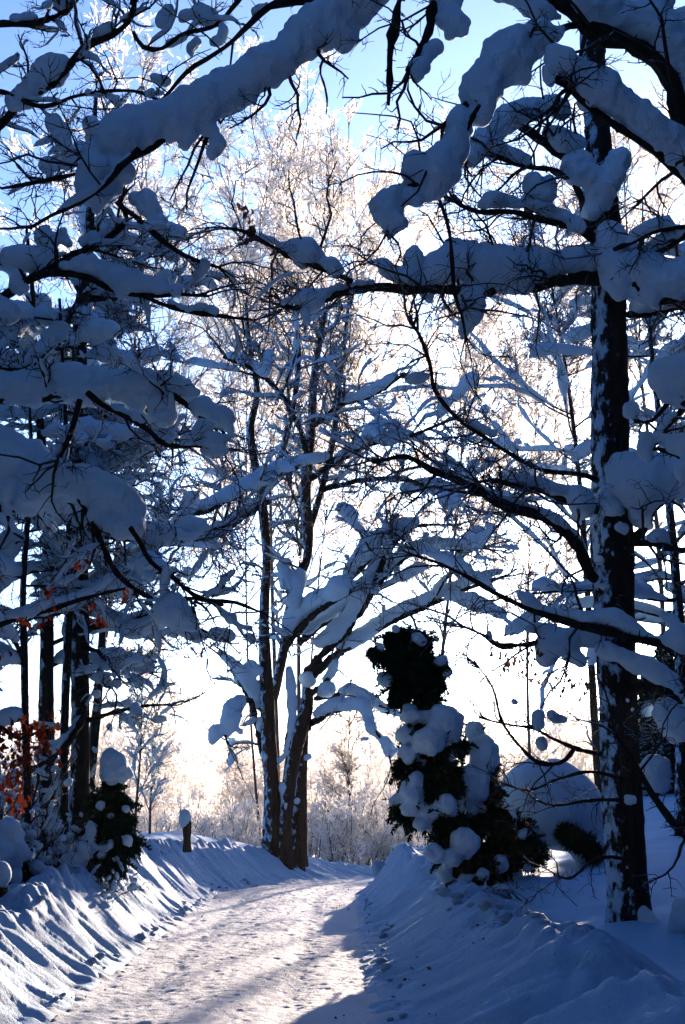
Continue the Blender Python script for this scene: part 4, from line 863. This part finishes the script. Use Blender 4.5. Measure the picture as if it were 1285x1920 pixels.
bush("juniper", "shorter juniper under a rounded snow cap beside the tall one", "shrub", J2, 18.9,
     [(905, 1660, 6), (900, 1560, 5), (895, 1460, 4), (893, 1370, 2)],
     [(912, 1445, 26), (890, 1372, 14), (915, 1490, 26), (880, 1540, 36), (925, 1540, 30), (955, 1570, 34), (985, 1590, 28), (940, 1610, 36), (900, 1620, 34), (1000, 1610, 16), (975, 1555, 22)],
     [(891, 1368, 15), (884, 1380, 9), (907, 1408, 27), (905, 1430, 24), (880, 1475, 32), (878, 1504, 20), (862, 1490, 14), (909, 1518, 8), (938, 1622, 16), (981, 1568, 13), (920, 1560, 8), (950, 1600, 10), (996, 1600, 9), (965, 1640, 12), (990, 1625, 8)])

# rounded snow mound burying a bush
def dome():
    Y = 20.6; c = P(1040, 1590, Y); c[2] = gz(c[0], c[1])
    o = thing("buried_bush", "wide smooth dome of snow burying a dark bush, left of the dark oak trunk", "bush", c)
    g = Geo(); k = Y / FPX
    for px, py, r, dy in [(1030, 1505, 82, 0), (1010, 1500, 74, -.1), (1055, 1515, 78, .1), (985, 1510, 52, -.1), (1085, 1545, 55, .1), (1110, 1565, 40, .1), (960, 1530, 38, -.2), (955, 1555, 24, -.3), (985, 1560, 22, -.35), (1000, 1580, 14, -.4), (1032, 1575, 14, -.4), (1125, 1580, 34, 0), (1100, 1590, 30, -.1), (935, 1510, 20, -.1)]:
        lumps(g, P(px, py, Y + dy)[None], [r * k], 1.0, 20, 14, .05, .05)
    s = g.build("snow_load", M_SNOW, o); snow_mods(s, .035, .35)
    g = Geo()
    for px, py, r in [(985, 1590, 26), (1010, 1600, 20), (960, 1600, 26), (1075, 1575, 22), (1095, 1585, 22), (1112, 1600, 16), (1060, 1560, 16), (940, 1580, 26)]:
        sprays(g, P(px, py, Y - .55), r * k, 420, .09, .013)
    g.build("foliage", M_NEEDLE, o, smooth=False)
dome()

S1 = P(205, 1610, 19.0); S1[2] = gz(S1[0], S1[1])
bush("spruce_sapling", "young spruce under a fingered white snow hat, beside the thickest left trunk", "tree", S1, 19.0,
     [(200, 1640, 5), (205, 1550, 4), (210, 1460, 3)],
     [(210, 1470, 16), (195, 1500, 24), (225, 1510, 22), (205, 1540, 30), (235, 1550, 20), (180, 1560, 24), (225, 1590, 28), (190, 1610, 30), (160, 1650, 24), (215, 1620, 26), (140, 1670, 20), (250, 1580, 12)],
     [(213, 1432, 25), (203, 1446, 14), (225, 1446, 14), (195, 1455, 9), (213, 1462, 10), (228, 1462, 9), (240, 1450, 9), (236, 1516, 7), (205, 1585, 9), (185, 1600, 14), (190, 1512, 8), (172, 1552, 12), (240, 1575, 10), (165, 1575, 14), (158, 1590, 12), (140, 1620, 22), (120, 1640, 22), (160, 1600, 14)], mat=M_NEEDLE2, nd=900)
S2 = P(12, 1680, 17.4); S2[2] = gz(S2[0], S2[1])
bush("spruce_sapling", "snow-buried spruce bush at the bottom of the left edge", "tree", S2, 17.5,
     [(12, 1700, 5), (12, 1600, 4), (14, 1540, 3)],
     [(14, 1600, 30), (10, 1650, 34), (30, 1690, 24), (-20, 1620, 40)],
     [(14, 1565, 26), (18, 1600, 28), (4, 1610, 30), (25, 1640, 14), (-20, 1590, 40)], mat=M_NEEDLE2)
S3 = P(70, 1690, 18.0); S3[2] = gz(S3[0], S3[1])
bush("low_bush", "low dark bush with snow clods under the left trunks", "bush", S3, 18.0,
     [(70, 1710, 3), (75, 1660, 2)],
     [(60, 1640, 22), (95, 1680, 22), (60, 1690, 20), (120, 1690, 18), (30, 1700, 16), (85, 1650, 18), (10, 1715, 14)],
     [(70, 1625, 12), (95, 1640, 16), (78, 1690, 8), (118, 1690, 9), (60, 1660, 8), (130, 1660, 16)], mat=M_NEEDLE2, nd=700)

def snowpost(px, py0, py1, half, Y, cap, label, group=None):
    b = P(px, py1, Y); o = thing("wooden_post", label, "post", b, group)
    n = 8; t = np.linspace(0, 1, n)[:, None]; a = P(px, py1 + 14, Y); e = P(px, py0, Y)
    q = a * (1 - t) + e * t; g = Geo(); r = half * Y / FPX
    tube_geo(g, q[None], r * (1 + .06 * rng.normal(size=(1, n))), 10)
    tube_geo(g, np.stack([q[-1], q[-1] + (0, 0, .004)])[None], np.array([[r, .0005]]), 10)
    g.build("post", M_POST, o)
    if cap:
        g = Geo(); cxp, cyp, rx, ry = cap; lumps(g, P(cxp, cyp, Y)[None], [rx * Y / FPX], ry / rx, 16, 12, .07, .03)
        g.build("snow_cap", M_SNOW, o)
snowpost(351, 1537, 1584, 8, 26.5, (347, 1536, 11.5, 18), "single wooden post with an egg-shaped snow cap above the left bank")
snowpost(43, 1678, 1712, 6, 16.5, (43, 1672, 6, 7), "stubby fence post with a small snow cap at the left edge")
snowpost(60, 1668, 1708, 5, 16.6, None, "bare dark fence post beside the snow-capped stub")
snowpost(4, 1664, 1735, 12, 15.2, (2, 1640, 19, 25), "thick post under a fat snow cap at the left edge")

# dense spruces to the right, out of frame, that keep the right-hand bank in shade
def spruce_mesh(H, R, nb, ns):
    g = Geo(); zs = rng.uniform(.03, .98, nb) ** .9; az = rng.uniform(0, 6.283, nb); L = R * (1 - zs) ** .8 + .12
    d = np.stack([np.cos(az), np.sin(az), -.35 + 0 * az], -1); t = np.linspace(0, 1, 5)
    A = np.zeros((nb, 5, 3)); A += d[:, None] * (L[:, None] * t)[..., None]; A[..., 2] += H * zs[:, None] + .25 * (L[:, None] * t ** 2) * .5
    tube_geo(g, A, np.linspace(.03, .008, 5)[None].repeat(nb, 0), 3)
    a, b = grow(A, np.full((nb, 5), .02), ns, .55, ang=(30, 80), K=3, up=-.15, taper=.3); n = len(a)
    sd = nrm(np.cross(a[:, -1] - a[:, 0], rng.normal(size=(n, 3)))) * .09
    V = np.stack([a[:, 0] - sd * .6, a[:, 0] + sd * .6, a[:, 1] + sd, a[:, -1] - sd * .1], 1)
    g.add(V, np.arange(n * 4).reshape(n, 4))
    gs = Geo(); autosnow(gs, A, np.full((nb, 5), .02), .10, 1, .7, K=8, S=6)
    gt = Geo(); tube_geo(gt, np.array([[(0, 0, H * k) for k in np.linspace(0, 1, 6)]]), np.linspace(.2, .02, 6)[None], 8)
    return gt, g, gs
def spruce(protos, x, y, s, label, rot):
    o = thing("spruce_tree", label, "tree", (x, y, gz(x, y) - .1), "spruces right of the road"); o.scale = (s, s, s); o.rotation_euler.z = rot
    for p in protos:
        c = p.copy(); COL.objects.link(c); c.parent = o
    return o
gt, gf, gs = spruce_mesh(13, 2.6, 420, 16)
p0 = thing("spruce_tree", "tall snowy spruce standing right of the field", "tree", (19.3, 46, gz(19.3, 46) - .1), "spruces right of the road")
ORG[p0.name] = (0, 0, 0)
protos = [gt.build("trunk", M_BARK, p0), gf.build("foliage", M_NEEDLE2, p0, smooth=False), gs.build("snow_load", M_SNOW, p0)]
for x, y, s in [(x + .8, y, s) for x, y, s in [(21.5, 45, 1.05), (24.5, 46, 1.0), (28, 45, 1.1), (20.5, 50, .95), (32, 47, 1.1), (17.0, 41, .8), (20, 40, .9), (24, 41, 1), (28, 40, 1), (36, 45, 1.1)]]:
    spruce(protos, x, y, s, "tall snowy spruce standing right of the field", rng.uniform(0, 6))
for x, y, s in [(6.6, 33.4, .2), (7.25, 34.2, .26), (7.9, 35, .3), (6.95, 35.6, .24), (8.5, 35.6, .34), (7.0, 32.5, .2), (7.6, 33.2, .24), (8.2, 32.6, .27), (8.9, 33, .36), (10.0, 34, .46), (11.2, 33.5, .5), (12.6, 34.5, .5), (14, 34, .55), (15.5, 35, .55), (9.6, 36, .5), (17, 36, .6)]:  # young spruces added as blockers, keeping low sun off the right field
    spruce(protos, x, y, s, "young spruce added along the upper right field to shade it", rng.uniform(0, 6))["group"] = "young spruces added to shade the right field"
for x, y in [(-10, -3), (-13, 2), (-9.5, 5), (-12, 9), (-10.5, 13), (-14, 15), (-16, 7), (-6, -10), (-1, -12), (3, -11), (7, -9), (10.5, -5), (11, 0), (9.5, 4), (12, 8), (10.5, 12), (13, 15), (12, 19), (15, 23), (-9, -12), (5, -16), (-4, -17), (14, -10), (15, 3), (16, 11), (15, 18), (-15, -8), (-12.5, 18), (-15, 22)]:  # out-of-view ring of spruces, added to block ambient light from the low sky
    spruce(protos, x, y, rng.uniform(1.25, 1.6), "unseen dark spruce round the road, added to block sky light", rng.uniform(0, 6))["group"] = "unseen sky-blocking spruces round the road"
for px, Y, s in [(458, 125, .62), (472, 128, .45)]:
    x = P(px, 1500, Y)[0]; o = spruce(protos, x, Y, s, "dark far spruce tip above the frosted wood left of the middle trunk", 1.0); o["group"] = "far spruce tips"

# ------------------------------------------------------------------ small things on the banks
def chunk_mesh(seed):
    g = Geo(); lumps(g, np.zeros((1, 3)), [1.0], .75, 12, 9, .35, .2); lumps(g, np.array([[.5, .2, -.15]]), [.6], .8, 10, 8, .3); return g
ck = [chunk_mesh(i) for i in range(4)]; cm = []
for gg in ck:
    me = gg.build("snow_chunk", M_BANK); cm.append(me)
first = [True] * 4
def chunk(x, y, z, r, label, group):
    i = rng.integers(0, 4)
    o = cm[i]
    if not first[i]: o = cm[i].copy(); COL.objects.link(o)
    first[i] = False
    o.location = (x, y, z); o.scale = (r, r * rng.uniform(.7, 1.2), r * rng.uniform(.6, 1.0)); o.rotation_euler = (0, 0, rng.uniform(0, 6)); tag(o, label, "snow lump", group)
for k in range(60):
    y = rng.uniform(10.5, 31); u = -(RW - .05 + abs(rng.normal()) * .08); r = .02 + .05 * rng.random() ** 3
    chunk(float(cx(y)) + u, y, bz(-1, y, u) + r * .2, r, "small lump of snow at the foot of the left bank", "snow lumps along the left road edge")
for k in range(70):
    y = rng.uniform(11, 33); u = RW + .0 + abs(rng.normal()) * .16; r = .02 + .05 * rng.random() ** 3
    chunk(float(cx(y)) + u, y, bz(1, y, u) + r * .2, r, "small lump of snow at the foot of the right bank", "snow lumps along the right road edge")
for k in range(85):
    y = rng.uniform(11.5, 19); c = float(np.interp(y, [8, 11, 15, 27, 34], [1.75, 1.6, 1.3, .85, .8])); u = RW - .12 + c + rng.normal() * .16; r = .02 + .06 * rng.random() ** 2
    chunk(float(cx(y)) + u, y, max(bz(1, y, u), gz(float(cx(y)) + u, y)) + r * .25, r, "snow clod on the crest of the right bank", "snow clods on the right crest")
for k in range(25):
    y = rng.uniform(11, 27); u = -(RW - .12 + .95 + rng.normal() * .12); r = .02 + .05 * rng.random() ** 2
    chunk(float(cx(y)) + u, y, bz(-1, y, u) + r * .25, r, "snow clod on the crest of the left bank", "snow clods on the left crest")
x, y = .68, 26.5
o = ck[0].build("snow_chunk", M_BANK); o.location = (x, y, bz(1, y, x - float(cx(y))) + .06); o.scale = (.13, .12, .2); tag(o, "upright block of snow standing at the far end of the right bank", "snow lump")

def tuft(label, px, py, Y, n, L):
    b = P(px, py, Y); o = thing("snowy_twigs", label, "plant", b)
    A = np.stack([b + np.array([rng.normal() * .1, rng.normal() * .08, 0]) for _ in range(n)])[:, None].repeat(7, 1)
    d = rng.normal(size=(n, 2)) * .5 - np.array([.35, 0]); t = np.linspace(0, 1, 7); h = L * rng.uniform(.5, 1, n)[:, None]
    A[..., 0] += d[:, :1] * h * t; A[..., 1] += d[:, 1:] * h * t * .6; A[..., 2] += h * (t * 1.0 - .75 * t ** 2)
    g = Geo(); tube_geo(g, A, np.linspace(.009, .005, 7)[None].repeat(n, 0), 4)
    a, b2 = grow(A, np.full((n, 7), .006), 5, L * .35, K=5, rmin=.005, up=.1, wig=.2, grav=-.05); tube_geo(g, a, b2, 4)
    g.build("stem", M_TWIGF, o)
    g = Geo(); autosnow(g, A, np.full((n, 7), .006), .014, 1, 1.1, K=12, S=6); autosnow(g, a, b2, .010, 1, .9, K=8, S=5); g.build("snow_load", M_SNOW, o)
def bare_bush(label, px, Y, H, n):
    x = P(px, 1500, Y)[0]; b = np.array((x, Y, gz(x, Y) - .05)); o = thing("bare_bush", label, "bush", b, "bare bushes under the left trunks")
    t = np.linspace(0, 1, 8); A = np.stack([b + rng.normal(size=3) * (.12, .12, 0) for _ in range(n)])[:, None].repeat(8, 1)
    d = rng.normal(size=(n, 2)) * .4; h = H * rng.uniform(.5, 1, n)[:, None]
    A[..., 0] += d[:, :1] * h * t; A[..., 1] += d[:, 1:] * h * t; A[..., 2] += h * t
    B = np.linspace(.016, .007, 8)[None].repeat(n, 0)
    a1, b1 = grow(A, B, 6, .6, K=6, rr=.7, rmin=.006, rmax=.01, up=.15, wig=.25); a2, b2 = grow(a1, b1, 5, .3, K=4, rr=.8, rmin=.0048, rmax=.007, wig=.3)
    g = Geo(); tube_geo(g, A, B, 5); g.build("stem", M_BARK, o)
    g = Geo(); tube_geo(g, a1, b1, 3); tube_geo(g, a2, b2, 3); g.build("crown", M_TWIG, o)["kind"] = "stuff"
    g = Geo(); pillows(g, A, B, .05, 3, .9, S=9); pillows(g, a1, b1, .045, 1, .6); pillows(g, a2, b2, .03, 1, .25); g.build("snow_load", M_SNOW, o)["kind"] = "stuff"
for px, Y, H, n in [(20, 20, 1.9, 9), (65, 22, 1.7, 8), (110, 21.5, 1.5, 8), (170, 21, 1.2, 7), (-20, 19, 2.1, 9), (35, 18, 1.1, 7), (130, 19.2, .9, 7), (180, 18.5, .8, 6)]:
    bare_bush("bare twiggy bush with clods of snow under the left trunks", px, Y, H, n)
tuft("spray of snow-coated twigs poking from the right bank in the bottom corner", 1190, 1850, 11.2, 16, .34)
tuft("snow-coated twigs on the crest of the right bank left of the clods", 975, 1745, 14.6, 14, .3)
tuft("thin bare twigs rising from the snow below the junipers", 985, 1690, 17.0, 10, .5)

# plant litter on the snow
def litter():
    n = 200; y = rng.uniform(10.5, 30, n); sd = rng.random(n) < .55
    u = np.where(sd, RW + rng.normal(size=n) * .25 + .1, -(RW + rng.normal(size=n) * .2 + .05)); x = cx(y) + u
    z = zroad(y) + np.maximum(np.abs(u) - RW, 0) * .42 + .03
    k = sd & (rng.random(n) < .45); y[k] = rng.uniform(12, 17, k.sum())
    c = np.interp(y[k], [8, 11, 15, 27, 34], [1.75, 1.6, 1.3, .85, .8]); tt = rng.uniform(.25, 1, k.sum()); x[k] = cx(y[k]) + RW - .1 + c * tt; z[k] = .62 * tt ** 1.1 + .03
    g = Geo(); a = rng.uniform(0, 6.28, n); L = rng.uniform(.008, .03, n)
    d = np.stack([np.cos(a), np.sin(a), rng.normal(size=n) * .4], -1) * L[:, None]; s = nrm(np.cross(d, rng.normal(size=(n, 3)))) * (L * .35)[:, None]
    p = np.stack([x, y, z], -1); V = np.stack([p - d, p - s + (0, 0, .01), p + d, p + s - (0, 0, .006)], 1); g.add(V, np.arange(n * 4).reshape(n, 4))
    tag(g.build("plant_litter", M_LEAFD), "scattered brown leaf crumbs on the ploughed snow", "litter", kind="stuff")
litter()

# ------------------------------------------------------------------ cold haze in the air
def haze():
    x0, x1, y0, y1, z0, z1 = -75, 75, -30, 170, -3.5, 40
    v = [(x, y, z) for z in (z0, z1) for x, y in ((x0, y0), (x1, y0), (x1, y1), (x0, y1))]
    g = Geo(); g.add(v, [(3, 2, 1, 0), (4, 5, 6, 7), (0, 1, 5, 4), (1, 2, 6, 5), (2, 3, 7, 6), (3, 0, 4, 7)])
    m = bpy.data.materials.new("haze"); m.use_nodes = True; n = m.node_tree.nodes; n.remove(n["Principled BSDF"])
    pv = n.new("ShaderNodeVolumePrincipled"); pv.inputs["Color"].default_value = (1.0, .94, .86, 1); pv.inputs["Density"].default_value = .00018
    pv.inputs["Anisotropy"].default_value = .15
    m.node_tree.links.new(pv.outputs[0], n["Material Output"].inputs["Volume"])
    o = g.build("haze", m, smooth=False); o["kind"] = "stuff"
haze()
